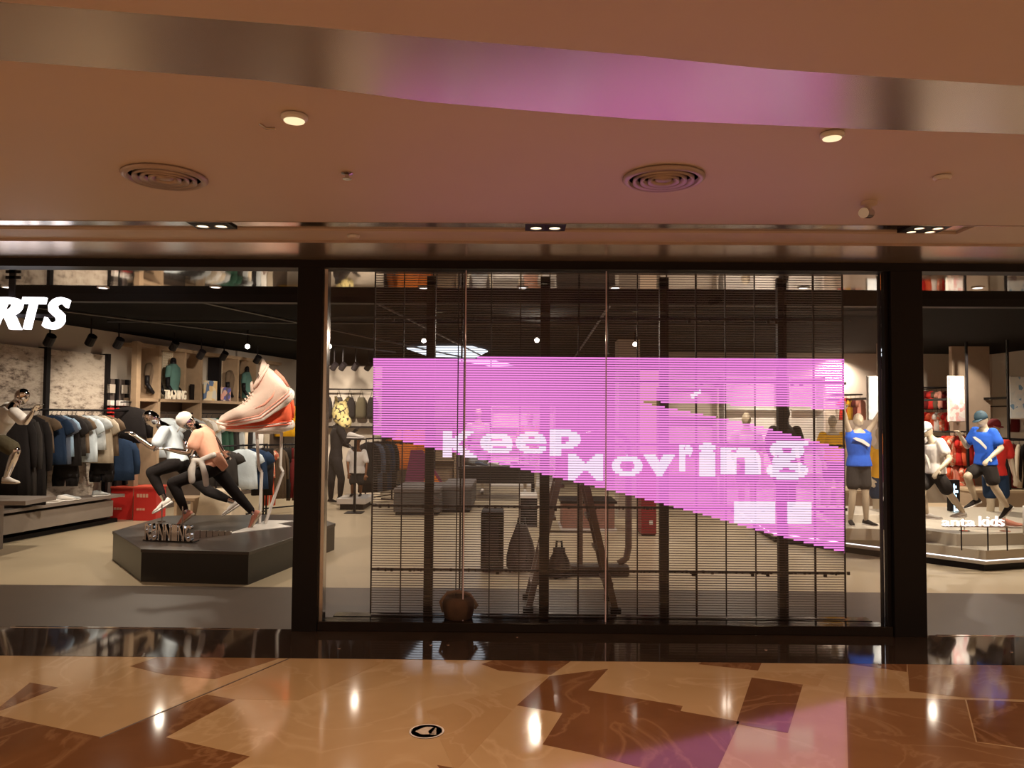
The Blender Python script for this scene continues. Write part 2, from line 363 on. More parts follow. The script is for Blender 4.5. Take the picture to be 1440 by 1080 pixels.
def slot_light(px, n, label):
    cx = at(px, 320, (CH0 + CH1) / 2); c = V((cx.x, (CH0 + CH1) / 2, CZ + .014)); t = thing('slot_light', label, 'light', c, 'black twin lamps in the ceiling slot')
    hw = .135; MB().box(c.x - hw, c.x + hw, CH0 + .02, CH1 - .02, c.z - .012, c.z).build('housing', M_black, t)
    for k in ([-1, 1] if n < 3 else [-1, 1]):
        for j in ([0] if n < 3 else [-.5, .5]):
            q = c + V((k * .062, j * .1, -.013)); rr = .045 if n < 3 else .036
            MB().lathe(q, [(rr, 0), (rr, -.006), (rr * .82, -.006), (rr * .8, 0)], 20).build('reflector_ring', M_steel, t)
            MB().lathe(q, [(.001, -.003), (rr * .78, -.003), (rr * .78, .001), (.001, .001)], 20).build('lens', emit('lens_lit2', (1, .82, .55), 2.0), t)
    lamp('SPOT', 'slot_lamp', c + V((0, 0, -.05)), 22, WARM, c + V((0, -.2, -3)), .04, 100, 1.0)
slot_light(298, 2, 'black twin slot light above the left opening')
slot_light(767, 2, 'black twin slot light above the middle of the window')
slot_light(1300, 4, 'black four-lens slot light above the right column')
for i, (px, py, nm) in enumerate(((145, 404, 'just right of the white sign letters'), (303, 403, 'above the left display podium'), (596, 404, 'over the left part of the LED screen'),
                                  (735, 404, 'over the middle of the LED screen, left one'), (865, 404, 'over the middle of the LED screen, right one'), (10, 403, 'above the white letter T'), (1130, 404, 'over the right part of the LED screen'), (1375, 404, 'above the kids display'))):
    c = gp(px, py, zb + .02); t = thing('entrance_downlight', 'small white downlight in the mirror soffit ' + nm, 'light', c, 'downlights in the mirror soffit')
    MB().lathe(c, [(.05, .0), (.055, -.006), (.042, -.010), (.04, 0)], 20).build('rim', M_white, t)
    MB().lathe(c, [(.001, -.005), (.042, -.005), (.042, .0), (.001, .0)], 20).build('lens', emit('lens_cool', (1, .93, .85), 4), t)
    lamp('SPOT', 'entrance_lamp', c + V((0, 0, -.04)), 10, SHOP, c + V((0, 0, -3)), .03, 110, 1.0)

# ================================================================== LED SCREEN behind the glass
LY = 6.40
def L(px, py): p = at(px, py, LY); return p.x, p.z
x0 = L(524, 640)[0]; x1 = L(1187.5, 640)[0]; zT = L(850, 376)[1]; zBt = L(850, 878)[1]
NCOL, NROW = 4, 6; NL = 26
cw = (x1 - x0) / NCOL; rh = .5235; zrow = [L(850, 803.5)[1] + rh * (k - 1) for k in range(NROW + 1)]
scr = thing('led_screen', 'see-through LED screen of thin slats glowing pink with white words, inside the glass', 'screen', ((x0 + x1) / 2, LY, 0))
sp = V(((x0 + x1) / 2, LY, 0))
M_slat = mat('slat', (0.10, 0.07, 0.065), .4, .3); M_frame = mat('frame_black', (0.014, .010, .011), .5)
pitch = rh / NL
mb = MB()
for k in range(NL):
    z = pitch * (k + .5); mb.box(.006, cw - .006, 0, .012, z - .0019, z + .0019)
slatmesh = mb.mesh('slat_panel', M_slat)
for c in range(NCOL):
    for r in range(NROW):
        o = bpy.data.objects.new('slat_panel', slatmesh); link(o, scr); o.location = (x0 + c * cw, LY, zrow[r]); tag(o, kind='stuff')
for px in (603.5, 765.5, 935, 1102.5):
    xx = L(px, 640)[0]; MB().box(xx - .037, xx + .037, LY + .02, LY + .075, 0.002, zb).build('upright', M_frame, scr)
for i in range(17):
    xx = x0 + cw * i / 4; h = .0055 if i in (0, 16) else (.007 if i % 4 == 3 else .0042)
    # module edges and the thin tie wires between them
    MB().box(xx - h, xx + h, LY + .004, LY + .018, .06, zT).build('divider', M_frame, scr)
random.seed(3)
for r in range(NROW + 1):
    z = zrow[r]
    if z > zb: continue
    mb = MB().box(x0, x1, LY + .006, LY + .018, z - .006, z + .006)
    x = x0 + .02
    while x < x1:
        x += random.uniform(.015, .09); s = random.uniform(.004, .011); mb.box(x - s, x + s, LY + .003, LY + .02, z - random.uniform(.008, .018), z + random.uniform(.006, .013))
        if random.random() < .1: mb.box(x - .012, x + .012, LY + .004, LY + .024, z - .035, z)
    mb.build('cross_rail', M_frame, scr)
MB().box(x0 - .3, x1 + .2, LY - .03, LY + .09, 0.002, .05).build('floor_track', M_blackgloss, scr)
# lit diodes: scan every slat row against the picture's outline and letters
pink_polys = [[L(*p) for p in q] for q in (
    [(525, 502), (860, 503.5), (1187, 506), (1187, 575.5), (1060, 571), (905, 564.5), (905, 566.5), (1060, 597), (1187, 631), (1187, 777), (1080, 750), (990, 724), (860, 690), (700, 652), (525, 611)],)]
def spans(poly, z):
    xs = []
    for (ax, az), (bx, bz) in zip(poly, poly[1:] + poly[:1]):
        if (az > z) != (bz > z): xs.append(ax + (bx - ax) * (z - az) / (bz - az))
    xs.sort(); return list(zip(xs[::2], xs[1::2]))
glyphs = [('K', 623, 672, 607, 643), ('e', 675, 721, 608, 638), ('e', 725, 769, 607, 638), ('p', 773, 817, 604, 643), ('M', 799, 848, 637, 675), ('o', 860, 904, 640, 670),
          ('v', 903, 951, 637, 669), ('r', 955, 975, 626, 662), ('i', 982, 1007, 623, 669), ('n', 1013, 1070, 630, 669), ('g', 1077, 1137, 618, 675)]
tris = []
for ch, a, b, ya, yb in glyphs:
    me = textmesh(ch, .024 if ch in 'eo' else (.017 if ch == 'M' else .03 if ch == 'g' else .05)); me.calc_loop_triangles()
    xs = [v.co.x for v in me.vertices]; ys = [v.co.y for v in me.vertices]; X0, X1, Y0, Y1 = min(xs), max(xs), min(ys), max(ys)
    lx0, lz1 = L(a, ya); lx1, lz0 = L(b, yb)
    P = [(lx0 + (v.co.x - X0) / (X1 - X0) * (lx1 - lx0), lz0 + (v.co.y - Y0) / (Y1 - Y0) * (lz1 - lz0)) for v in me.vertices]
    tris += [[P[i] for i in t.vertices] for t in me.loop_triangles]
rects = [[L(a, c), L(b, c), L(b, d), L(a, d)] for a, b, c, d in ((1032, 1090, 705, 735), (1107, 1141, 706, 736))] + [[L(969, 558), L(972, 554), L(985, 548), L(986, 552), L(975, 560)]]
def merge(s):
    s = sorted(s); out = []
    for a, b in s:
        if out and a <= out[-1][1] + .001: out[-1][1] = max(out[-1][1], b)
        else: out.append([a, b])
    return out
pk, wh = MB(), MB(); hh = pitch * .36
for r in range(NROW):
    for k in range(NL):
        z = zrow[r] + pitch * (k + .5)
        W = merge([s for p in tris + rects for s in spans(p, z)])
        Pk = merge([s for p in pink_polys for s in spans(p, z)])
        y = LY - .003
        for a, b in W: wh.box(a, b, y - .0015, LY, z - hh * 1.1, z + hh * 1.1)
        for a, b in Pk:
            cur = a
            for c, d in W:
                if d <= a or c >= b: continue
                if c > cur: pk.box(cur, c, y, LY, z - hh, z + hh)
                cur = max(cur, d)
            if cur < b: pk.box(cur, b, y, LY, z - hh, z + hh)
M_pink = emit('lit_pink', (0.90, 0.25, 0.76), 1.25); M_lit = emit('lit_white', (1.0, .78, 1.0), 1.3)
tag(pk.build('lit_diode_rows', M_pink, scr), kind='stuff'); tag(wh.build('white_diode_rows', M_lit, scr), 'white lit words Keep Moving and two small squares', kind='stuff')

# two cords down to a cloth bundle, and the bundle
bc = V((at(645, 852, 6.28).x, 6.26, 0))
t = thing('cloth_basket', 'round brown cloth basket on the floor against the glass, cords running up', 'basket', bc)
MB().lathe(bc, [(.09, .055), (.115, .09), (.13, .16), (.125, .22), (.10, .25), (.085, .24), (.08, .2)], 20).build('body', mat('brown_cloth', (.085, .045, .028), .9, 0, .3, 20, .4, 18), t, True)
mb = MB(); mb.tube([bc + V((-.12, 0, .12)), bc + V((-.145, -.01, .2)), bc + V((-.09, 0, .27)), bc + V((0, 0, .285)), bc + V((.09, 0, .26)), bc + V((.15, 0, .17)), bc + V((.13, 0, .15))], .014)
mb.build('rim_cord', mat('tan_cord', (.30, .19, .12), .8), t, True)
mb = MB()
for px in (643, 651.5):
    xx = at(px, 640, 6.26).x; mb = MB().tube([(xx, 6.26, .25), (xx, 6.26, zb - .01)], .0045, 6); tag(mb.build('power_cord', M_frame), 'thin dark cord hanging behind the glass to the cloth basket, ' + ('left' if px < 650 else 'right') + ' one', 'cord', 'cords above the cloth basket')

# ================================================================== WHITE SHOP SIGN
SY = 6.55; M_sign = emit('sign_white', (1, .96, 1), 2.4, (.8, .8, .8))
sg = thing('shop_sign', 'glowing white slanted letters RTS hanging under the header at far left', 'sign', at(40, 418, SY))
def quad(a, b, c, Y): O = at(*a, Y); return O, at(*b, Y) - O, at(*c, Y) - O
for ch, a, b in (('R', -18, 31), ('T', 32, 65), ('S', 61, 98)):
    O, U_, W_ = quad((a, 463), (b, 463.5), (a, 418), SY)
    letters('letter', ch, M_sign, sg, O, U_, W_, V((0, 1, 0)), .03, .05, .32)
mb = MB().box(at(23, 0, SY).x, at(31, 0, SY).x, SY + .03, SY + .05, at(28, 425, SY).z, zb + .03); mb.box(at(18, 0, SY).x, at(38, 0, SY).x, SY + .03, SY + .05, at(28, 391, SY).z, at(28, 387, SY).z); mb.build('hanger_post', M_black, sg)
MB().box(at(-60, 0, SY).x, at(90, 0, SY).x, SY + .028, SY + .045, at(40, 446, SY).z, at(40, 441, SY).z).build('rail', M_black, sg)
# ================================================================== FLOOR STICKER
c = gp(600, 1029, .0); t = thing('floor_sticker', 'round black floor sticker with a pale arrow, on the beige marble', 'sticker', c)
MB().lathe(c + V((0, 0, .0012)), [(.001, 0), (.094, 0), (.094, .002), (.001, .002)], 40).build('disc', mat('sticker_black', (.02, .015, .02), .3), t)
MB().lathe(c + V((0, 0, .0034)), [(.084, 0), (.084, .0006), (.094, .0006), (.094, 0)], 40).build('white_ring', M_white, t)
mk = MB(); q = c
mk.prism([(q.x - .062, q.y - .005), (q.x - .015, q.y + .055), (q.x + .03, q.y + .055), (q.x + .008, q.y - .002), (q.x + .02, q.y - .04), (q.x - .02, q.y - .045)], .0034, .0042)
for k in range(5): mk.box(q.x + .025 + k * .004, q.x + .056 - k * .002, q.y - .045 + k * .019, q.y - .034 + k * .019, .0034, .0042)
mk.build('arrow_mark', mat('sticker_cream', (.62, .55, .45), .5), t)
for i, (px, py) in enumerate(((606, 907), (630, 907), (727, 896), (477, 912), (1077, 914), (1238, 935), (1422, 917))):
    c = gp(px, py, .002); t_ = MB().lathe(c, [(.001, 0), (.013, 0), (.011, .004), (.001, .005)], 12).build('floor_stud', M_chrome)
    tag(t_, ['steel floor stud left of a close pair by the window', 'steel floor stud, right one of the close pair by the window', 'steel floor stud nearest the window sill', 'steel floor stud beside the left column',
             'steel floor stud in front of the screen, right of its middle', 'steel floor stud in front of the right column', 'steel floor stud in front of the kids display'][i], 'stud', 'floor studs')

# ================================================================== SHOP CEILING: tracks and spotlights
def spotlight(p, aim, label, grp, lit=False, r=.045):
    t = thing('track_spotlight', label, 'spotlight', p, grp)
    d = (V(aim) - V(p)).normalized(); e = V(p) - V((0, 0, .10))
    MB().tube([V((p[0], p[1], 3.03)), e], .012, 6).build('stem', M_black, t)
    MB().tube([e - d * .07, e + d * .08], r, 12).build('can', M_black, t)
    MB().tube([e + d * .079, e + d * .083], r * .8, 12).build('lens', emit('lens_spot', (1, .9, .75), 14) if lit else emit('lens_dim', (1, .85, .7), .5), t)
def track(a, b, label):
    t = MB().tube([a, b], .016, 6).build('ceiling_track', mat('track_metal', (.06, .055, .055), .3, .5)); tag(t, label, 'track', 'lighting tracks')
track((-5.9, 8.4, 2.93), (-2.4, 15, 2.93), 'lighting track running back along the left wall, nearer it')
track((-3.6, 8.0, 2.93), (-1.2, 16, 2.93), 'lighting track running back above the podium')
track((-1.6, 8.0, 2.93), (-.6, 17, 2.93), 'lighting track running back left of the middle of the screen')
track((1.0, 8.0, 2.93), (1.2, 17, 2.93), 'lighting track running back right of the middle of the screen')
track((-5.5, 10.2, 2.93), (3.5, 10.2, 2.93), 'lighting track running across the shop')
sl = [(70, 478), (128, 478), (167, 482), (245, 486), (283, 498), (315, 500), (362, 505), (430, 512), (470, 516), (482, 520), (500, 520), (518, 525)]
wh_ = ['above the left stone panel', 'above the right stone panel', 'left of the wide oak post', 'above the left torso form', 'above the small picture boards', 'above the slatted panel', 'above the right torso form', 'behind the left column', 'above the hooded figure, left one', 'above the hooded figure, middle one', 'above the hooded figure, right one', 'left of the pink screen']
for (px, py), nm in zip(sl, wh_):
    Y = wy(px, 1.0) if px < 420 else 15
    p = at(px, py, Y); p.z = max(p.z + .1, 2.75); spotlight(p, p + V((-.8, .5, -1)), 'black track spotlight ' + nm, 'track spotlights', False, .06)
for px, py, nm in ((755, 478, 'shining brightly through the middle of the glass'), (348, 487, 'lit, above the giant sneaker'), (596, 479, 'lit, left of the middle above the pink area'), (893, 484, 'lit, right of the bright middle one'), (463, 487, 'lit, just inside the left column')):
    p = at(px, py, 11.5 if px == 755 else 12); spotlight(p + V((0, 0, .1)), EYE + V((0, 0, -.5)), 'small ceiling spotlight ' + nm, 'track spotlights', True, .045)
p = at(755, 478, 11.5); lamp('SPOT', 'star_lamp', p + V((0, -.12, 0)), 60, SHOP, (0.1, 0, 0), .04, 60, .6)
# flat light panels in the ceiling; the third stands in for a reflection
for (pts, nm) in ((((572, 490), (600, 488), (604, 499), (598, 499)), 'thin white ceiling light panel left of the larger one'), (((613, 488), (664, 488), (686, 494), (668, 503), (613, 502)), 'white ceiling light panel with an angled end above the pink screen'),
                  (((640, 506), (690, 507), (722, 514), (690, 515)), 'long white ceiling light panel seen through the pink screen')):
    q = [at(a, b, 13) for a, b in pts]; q = [EYE + (gp(a, b, 2.98) - EYE) for a, b in pts]
    tag(MB().prism([tuple(k[:2]) for k in q], 2.97, 3.0).build('ceiling_light', emit('panel_light', (.85, .93, 1), 1.6)), nm, 'light', 'flat ceiling light panels')
# ================================================================== GARMENTS
GM = {}
def ring(cx, z, hw, d, n=20, fold=0.0, ph=0.0, k=5, cy=0.0):
    out = []
    for i in range(n):
        t = 2 * math.pi * i / n; c_, s_ = math.cos(t), math.sin(t)
        e = abs(c_) ** .7 * (1 if c_ > 0 else -1)
        out.append(V((cx + hw * e, cy + d * s_ * (1 + fold * math.sin(k * c_ * 3 + ph)) + fold * .02 * math.sin(k * c_ * 2.2 + ph), z)))
    return out
def tee_mb(W=.235, Lg=.68, sleeve='short', ph=0.0):
    m = MB(); R = []
    for z, hw, f in ((.0, .075, 0), (-.02, .12, 0), (-.05, W * .80, .1), (-.10, W * .90, .2), (-.2, W * .88, .4), (-.35, W * .90, .6), (-.52, W * .96, .9), (-Lg, W, 1.2)):
        R.append(ring(0, z, hw, .022 + .045 * min(1, -z * 6), 24, f * .35, ph + z * 4))
    m.loft(R)
    for s in (-1, 1):
        if sleeve == 'short': pts = [((s * W * .70, -.075), .062), ((s * (W * .98), -.15), .075), ((s * (W * 1.16), -.25), .072)]
        elif sleeve == 'long': pts = [((s * W * .72, -.08), .065), ((s * W * 1.0, -.22), .06), ((s * W * 1.12, -.42), .05), ((s * W * 1.14, -.62), .04)]
        else: continue
        rings = []
        for (x, z), r in pts:
            dx, dz = (.5, -.85) if sleeve == 'short' else (.15, -1)
            u = V((s * -dz * -1, 0, dx * -1)); u = V((abs(dz), 0, s * dx)).normalized()
            rings.append([V((x, 0, z)) + u * r * math.cos(2 * math.pi * i / 12) + V((0, r * .55, 0)) * math.sin(2 * math.pi * i / 12) for i in range(12)])
        m.loft(rings)
    return m
def trouser_mb(W=.17, Lg=.95, ph=0.0):
    m = MB(); m.loft([ring(0, 0, W, .05, 20, .2, ph), ring(0, -.05, W, .05, 20, .2, ph), ring(0, -.26, W * 1.12, .07, 20, .3, ph)])
    for s in (-1, 1):
        m.loft([ring(s * W * .52, -.2, W * .56, .065, 14, .3, ph), ring(s * W * .55, -.2 - (Lg - .2) * .5, W * .5, .06, 14, .5, ph + 1), ring(s * W * .56, -Lg, W * .42, .05, 14, .6, ph + 2)])
    return m
def hanger_mb(W=.2):
    m = MB(); m.tube([(-W * .9, 0, -.055), (-W * .4, 0, -.022), (0, 0, .012), (W * .4, 0, -.022), (W * .9, 0, -.055)], .008, 6)
    m.tube([(0, 0, .01), (0, 0, .045), (.016, 0, .06), (.012, 0, .082), (-.006, 0, .088), (-.016, 0, .076)], .0035, 6); return m
M_hang = mat('hanger_black', (.02, .015, .015), .4)
def garment(name, kind, m, pos, yaw=0.0, sc_=(1, 1, 1), label='', group=None, cat=None, print_=None):
    key = (kind, m.name)
    ph = random.uniform(0, 6)
    if key not in GM:
        mb = {'tee': lambda: tee_mb(ph=ph), 'long_tee': lambda: tee_mb(.23, .80, ph=ph), 'vest': lambda: tee_mb(.2, .66, 'none', ph), 'jacket': lambda: tee_mb(.25, .72, 'long', ph), 'coat': lambda: tee_mb(.25, 1.0, 'long', ph),
              'trousers': lambda: trouser_mb(ph=ph), 'shorts': lambda: trouser_mb(.17, .42, ph)}[kind]()
        GM[key] = (mb.mesh(name, m, True), (hanger_mb(.2) if kind not in ('trousers', 'shorts') else hanger_mb(.15)).mesh('hanger', M_hang, True))
    g, h = GM[key]
    t = thing(name, label, cat or {'tee': 't-shirt', 'long_tee': 't-shirt', 'vest': 'vest', 'jacket': 'jacket', 'coat': 'coat', 'trousers': 'trousers', 'shorts': 'shorts'}[kind], pos, group)
    t.rotation_euler.z = yaw; t.scale = sc_
    o = bpy.data.objects.new('cloth', g); COL.objects.link(o); o.parent = t
    o2 = bpy.data.objects.new('hanger', h); COL.objects.link(o2); o2.parent = t
    if print_:
        pm, (a, b, c_, d) = print_
        mb = MB(); mb.box(a, b, -.085, -.062, c_, d); o3 = mb.build('print', pm); o3.parent = t
    return t
F_ = {k: fabric(k, c) for k, c in dict(black=(.016, .013, .013), charcoal=(.035, .03, .028), navy=(.018, .035, .075), brown=(.13, .09, .06), skyblue=(.28, .40, .55), palegrey=(.45, .47, .48), iceblue=(.55, .62, .68),
     sand=(.42, .35, .27), white=(.72, .68, .64), green=(.03, .075, .05), teal=(.10, .20, .18), coral=(.75, .13, .06), red=(.62, .035, .03), pink=(.72, .32, .24), orange=(.80, .22, .04), yellow=(.80, .42, .02), blue=(.03, .12, .62),
     maroon=(.16, .02, .02), slate=(.10, .12, .17), olive=(.09, .075, .045), cream=(.60, .50, .38), peach=(.78, .42, .30)).items()}
def patterned(name, c1, c2, scale):
    mt, n, l = nt('fabric_' + name); b = n['Principled BSDF']; b.inputs['Roughness'].default_value = .85
    tc = n.new('ShaderNodeTexCoord'); v = n.new('ShaderNodeTexVoronoi'); v.inputs['Scale'].default_value = scale
    l.new(tc.outputs['Object'], v.inputs['Vector']); cr = n.new('ShaderNodeValToRGB'); cr.color_ramp.interpolation = 'CONSTANT'
    cr.color_ramp.elements[0].color = (*c1, 1); cr.color_ramp.elements[1].position = .66; cr.color_ramp.elements[1].color = (*c2, 1)
    l.new(v.outputs['Distance'], cr.inputs[0]); l.new(cr.outputs[0], b.inputs['Base Color']); return mt
F_['coral_print'] = patterned('coral_print', (.75, .20, .12), (.85, .62, .45), 14)
F_['yellow_print'] = patterned('yellow_print', (.85, .70, .30), (.05, .04, .03), 18)
# ================================================================== FIGURES (shop mannequins)
def pt(a): return a if isinstance(a, Vector) else at(*a)
def finger_chain(mb, w_, d, up, s, curl=.5):
    """palm and five unequal, bent fingers; d = direction of the hand, up = back of the hand"""
    d = d.normalized(); side = d.cross(up).normalized(); up = side.cross(d).normalized()
    c = w_ + d * .045 * s
    mb.ell(c, (side * .042 * s, up * .018 * s, d * .055 * s), 10, 8)
    for i, (o, ln) in enumerate(((-.03, .068), (-.01, .078), (.011, .073), (.031, .056))):
        a = w_ + (d * .085 + side * o) * s; e = (d * math.cos(curl * .6) - up * math.sin(curl * .6)); e2 = (d * math.cos(curl * 1.6) - up * math.sin(curl * 1.6))
        e = (e + side * o * 4).normalized()
        b_ = a + e * ln * .5 * s; c_ = b_ + e2 * ln * .5 * s
        mb.chain([(a, .0115 * s), (b_, .0105 * s), (c_, .009 * s)])
    a = w_ + (d * .02 - side * .03) * s; b_ = a + (d * .6 - side * .75).normalized() * .042 * s; c_ = b_ + (d - side * .15 - up * .2).normalized() * .034 * s
    mb.chain([(a, .015 * s), (b_, .0125 * s), (c_, .010 * s)])
def torso_rings(J, s, inf=0.0, lo=0, hi=9, n=20):
    sl_, sr_, hl, hr = [pt(J[k]) for k in ('sl', 'sr', 'hl', 'hr')]; nk, ch, pv = [pt(J[k]) for k in ('neck', 'chest', 'pelvis')]
    sm = (sl_ + sr_) / 2; A = (sl_ - sr_).normalized(); Bx = (hl - hr).normalized()
    waist = ch.lerp(pv, .58); cro = pv + (pv - ch).normalized() * .10 * s
    C = [nk + (nk - sm) * .2, nk, sm, ch.lerp(sm, .45), ch, ch.lerp(pv, .35), waist, pv.lerp(ch, .15), pv + (pv - ch).normalized() * .02 * s, cro]
    Wd = [.050, .060, .150, .172, .160, .142, .128, .152, .165, .105]; D = [.052, .062, .080, .105, .115, .104, .092, .108, .115, .085]
    R = []
    for i in range(lo, min(hi + 1, 10)):
        up = (C[max(i - 1, 0)] - C[min(i + 1, 9)]).normalized(); a = A.lerp(Bx, i / 9); a = (a - up * a.dot(up)).normalized(); b_ = up.cross(a)
        R.append([C[i] + a * (Wd[i] * s + inf) * math.cos(t) + b_ * (D[i] * s + inf) * math.sin(t) for t in [2 * math.pi * k / n for k in range(n)]])
    return R
def shoe(name, heel, toe_dir, s, m, sole_m, parent, up=V((0, 0, 1)), Ln=.27):
    """heel = underside of the heel; toe_dir points along the sole"""
    d = toe_dir.normalized(); side = d.cross(up).normalized(); u = side.cross(d).normalized()
    def st(x, hw, z0, z1, n=12):
        return [heel + d * x * s + side * hw * s * math.cos(t) * (1 if math.sin(t) < 0 else .86) + u * ((z0 + z1) / 2 + (z1 - z0) / 2 * math.sin(t)) * s for t in [2 * math.pi * k / n for k in range(n)]]
    k = Ln / .27
    mb = MB().loft([st(-.005 * k, .022, .02, .07), st(.01 * k, .034, .018, .095), st(.05 * k, .038, .015, .10), st(.09 * k, .037, .015, .092), st(.14 * k, .042, .015, .074), st(.19 * k, .045, .015, .055), st(.235 * k, .038, .02, .046), st(.265 * k, .018, .022, .036)])
    t = mb.build(name, m, parent, True)
    mb = MB().loft([st(-.012 * k, .02, .004, .03), st(.01 * k, .038, 0, .032), st(.08 * k, .040, 0, .028), st(.16 * k, .046, 0, .024), st(.22 * k, .044, .002, .024), st(.272 * k, .02, .012, .028)])
    mb.build('sole', sole_m, t, True); return t
def figure(label, J, s, skin, shirt=None, pants=None, shoes=None, group=None, sleeve=.55, pant_len=.4, head=True, hat=None, vox=.011, hands=True, inf=.014, curl=.5, loose=0.0, hands_up=None, shoe_up={}, shoe_dir={}, hem=8):
    base = pt(J['pelvis']).copy(); base.z = min(pt(J[k]).z for k in ('al', 'ar'))
    t = thing('mannequin', label, 'mannequin', base, group)
    P = {k: pt(v) for k, v in J.items() if k not in ('face',)}
    face = J.get('face', V((0, -1, 0))).normalized()
    mb = MB(); mb.loft(torso_rings(J, s))
    hd = P['head']; upd = (hd - P['neck']).normalized(); sd = face.cross(upd).normalized(); fc = upd.cross(sd).normalized() * 1
    if fc.dot(face) < 0: fc = -fc
    mb.chain([(P['neck'] - upd * .03 * s, .056 * s), (hd - upd * .06 * s, .050 * s)])
    if head:
        mb.ell(hd, (sd * .076 * s, fc * .094 * s, upd * .116 * s), 18, 14)
        mb.ell(hd - upd * .06 * s + fc * .035 * s, (sd * .05 * s, fc * .052 * s, upd * .052 * s), 12, 10)      # jaw
        mb.ell(hd + fc * .094 * s - upd * .018 * s, (sd * .012 * s, fc * .018 * s, upd * .026 * s), 8, 6)      # nose
        mb.ell(hd + fc * .082 * s - upd * .058 * s, (sd * .024 * s, fc * .012 * s, upd * .009 * s), 8, 6)      # mouth
        for q in (-1, 1):
            mb.ell(hd + sd * q * .076 * s - upd * .01 * s, (sd * .010 * s, fc * .020 * s, upd * .030 * s), 8, 6)   # ears
            mb.ell(hd + fc * .082 * s + sd * q * .030 * s + upd * .014 * s, (sd * .020 * s, fc * .010 * s, upd * .007 * s), 8, 6)   # brows over the eyes
    for q in 'lr':
        S, E, W_ = P['s' + q], P['e' + q], P['w' + q]
        mb.chain([(S, .054 * s), (S.lerp(E, .5), .047 * s), (E, .040 * s), (E.lerp(W_, .35), .039 * s), (W_, .026 * s)])
        if hands:
            hu = (hands_up or {}).get(q, V((0, 0, 1)) if abs((W_ - E).normalized().z) < .8 else V((0, -1, 0)))
            finger_chain(mb, W_, W_ - E, hu, s * 1.0, curl)
        H, K, A_ = P['h' + q], P['k' + q], P['a' + q]
        mb.chain([(H, .086 * s), (H.lerp(K, .5), .074 * s), (K, .054 * s), (K.lerp(A_, .3), .056 * s), (A_, .036 * s)])
        td = shoe_dir.get(q, face)
        if not shoes: mb.chain([(A_, .034 * s), (A_ + td * .12 * s - V((0, 0, .05 * s)), .03 * s), (A_ + td * .18 * s - V((0, 0, .055 * s)), .022 * s)])
    mb.blob('body', skin, t, vox * s if s < 1 else vox, 2)
    if head:
        pass
    if shirt:
        mb = MB(); mb.loft(torso_rings(J, s, inf * s + loose, 2 if sleeve > 0 else 2, hem))
        mb.sph(P['sl'], (.058 + inf) * s); mb.sph(P['sr'], (.058 + inf) * s)
        for q in 'lr':
            S, E, W_ = P['s' + q], P['e' + q], P['w' + q]
            if sleeve > 1: mb.chain([(S, .06 * s + inf * s), (E, .05 * s + inf * s * .8), (E.lerp(W_, .9), .034 * s + inf * s * .6)])
            elif sleeve > 0: mb.chain([(S, .060 * s + inf * s), (S.lerp(E, sleeve), .056 * s + inf * 1.6 * s)])
        mb.blob('shirt', shirt, t, .014 * s, 2)
    if pants:
        mb = MB(); mb.loft(torso_rings(J, s, inf * .8 * s, 7, 9))
        for q in 'lr':
            H, K, A_ = P['h' + q], P['k' + q], P['a' + q]
            if pant_len <= 1: mb.chain([(H, (.09 + inf) * s), (H.lerp(K, pant_len), (.084 + inf * 1.3) * s if pant_len < .95 else .066 * s)])
            else: mb.chain([(H, (.088 + inf * .7) * s), (K, (.058 + inf) * s), (K.lerp(A_, .35), (.058 + inf * .6) * s), (K.lerp(A_, pant_len - 1), (.040 + inf * .6) * s)])
        mb.blob('trousers' if pant_len > 1 else 'shorts', pants, t, .014 * s, 2)
    if shoes:
        for q in 'lr':
            up = shoe_up.get(q, V((0, 0, 1))); td = shoe_dir.get(q, face); td = (td - up * td.dot(up)).normalized()
            h = P['a' + q] - up * .085 * s - td * .055 * s
            shoe('shoe', h, td, s * 1.02, shoes[0], shoes[1], t, up)
    if hat:
        hm, brim_dir = hat
        mb = MB(); rings = []
        for z, r in ((-.005, 1.06), (.04, 1.08), (.075, .98), (.105, .74), (.125, .38)): rings.append([hd + upd * z * s + (sd * .080 * math.cos(a) + fc * .098 * math.sin(a)) * r * s for a in [2 * math.pi * k / 20 for k in range(20)]])
        mb.loft(rings); cp = mb.build('cap', hm, t, True)
        mb = MB(); b0 = hd + upd * .012 * s + fc * .085 * s
        pts = [b0 + sd * .07 * s * math.cos(a) + fc * .10 * s * math.sin(a) - upd * .02 * s * math.sin(a) for a in [math.pi * k / 10 for k in range(11)]]
        n_ = len(pts); mb.add(pts + [p - upd * .008 * s for p in pts], [tuple(range(n_)), tuple(range(n_, 2 * n_))[::-1]] + [(i, (i + 1) % n_, n_ + (i + 1) % n_, n_ + i) for i in range(n_)])
        mb.build('brim', hm, cp, True)
    return t
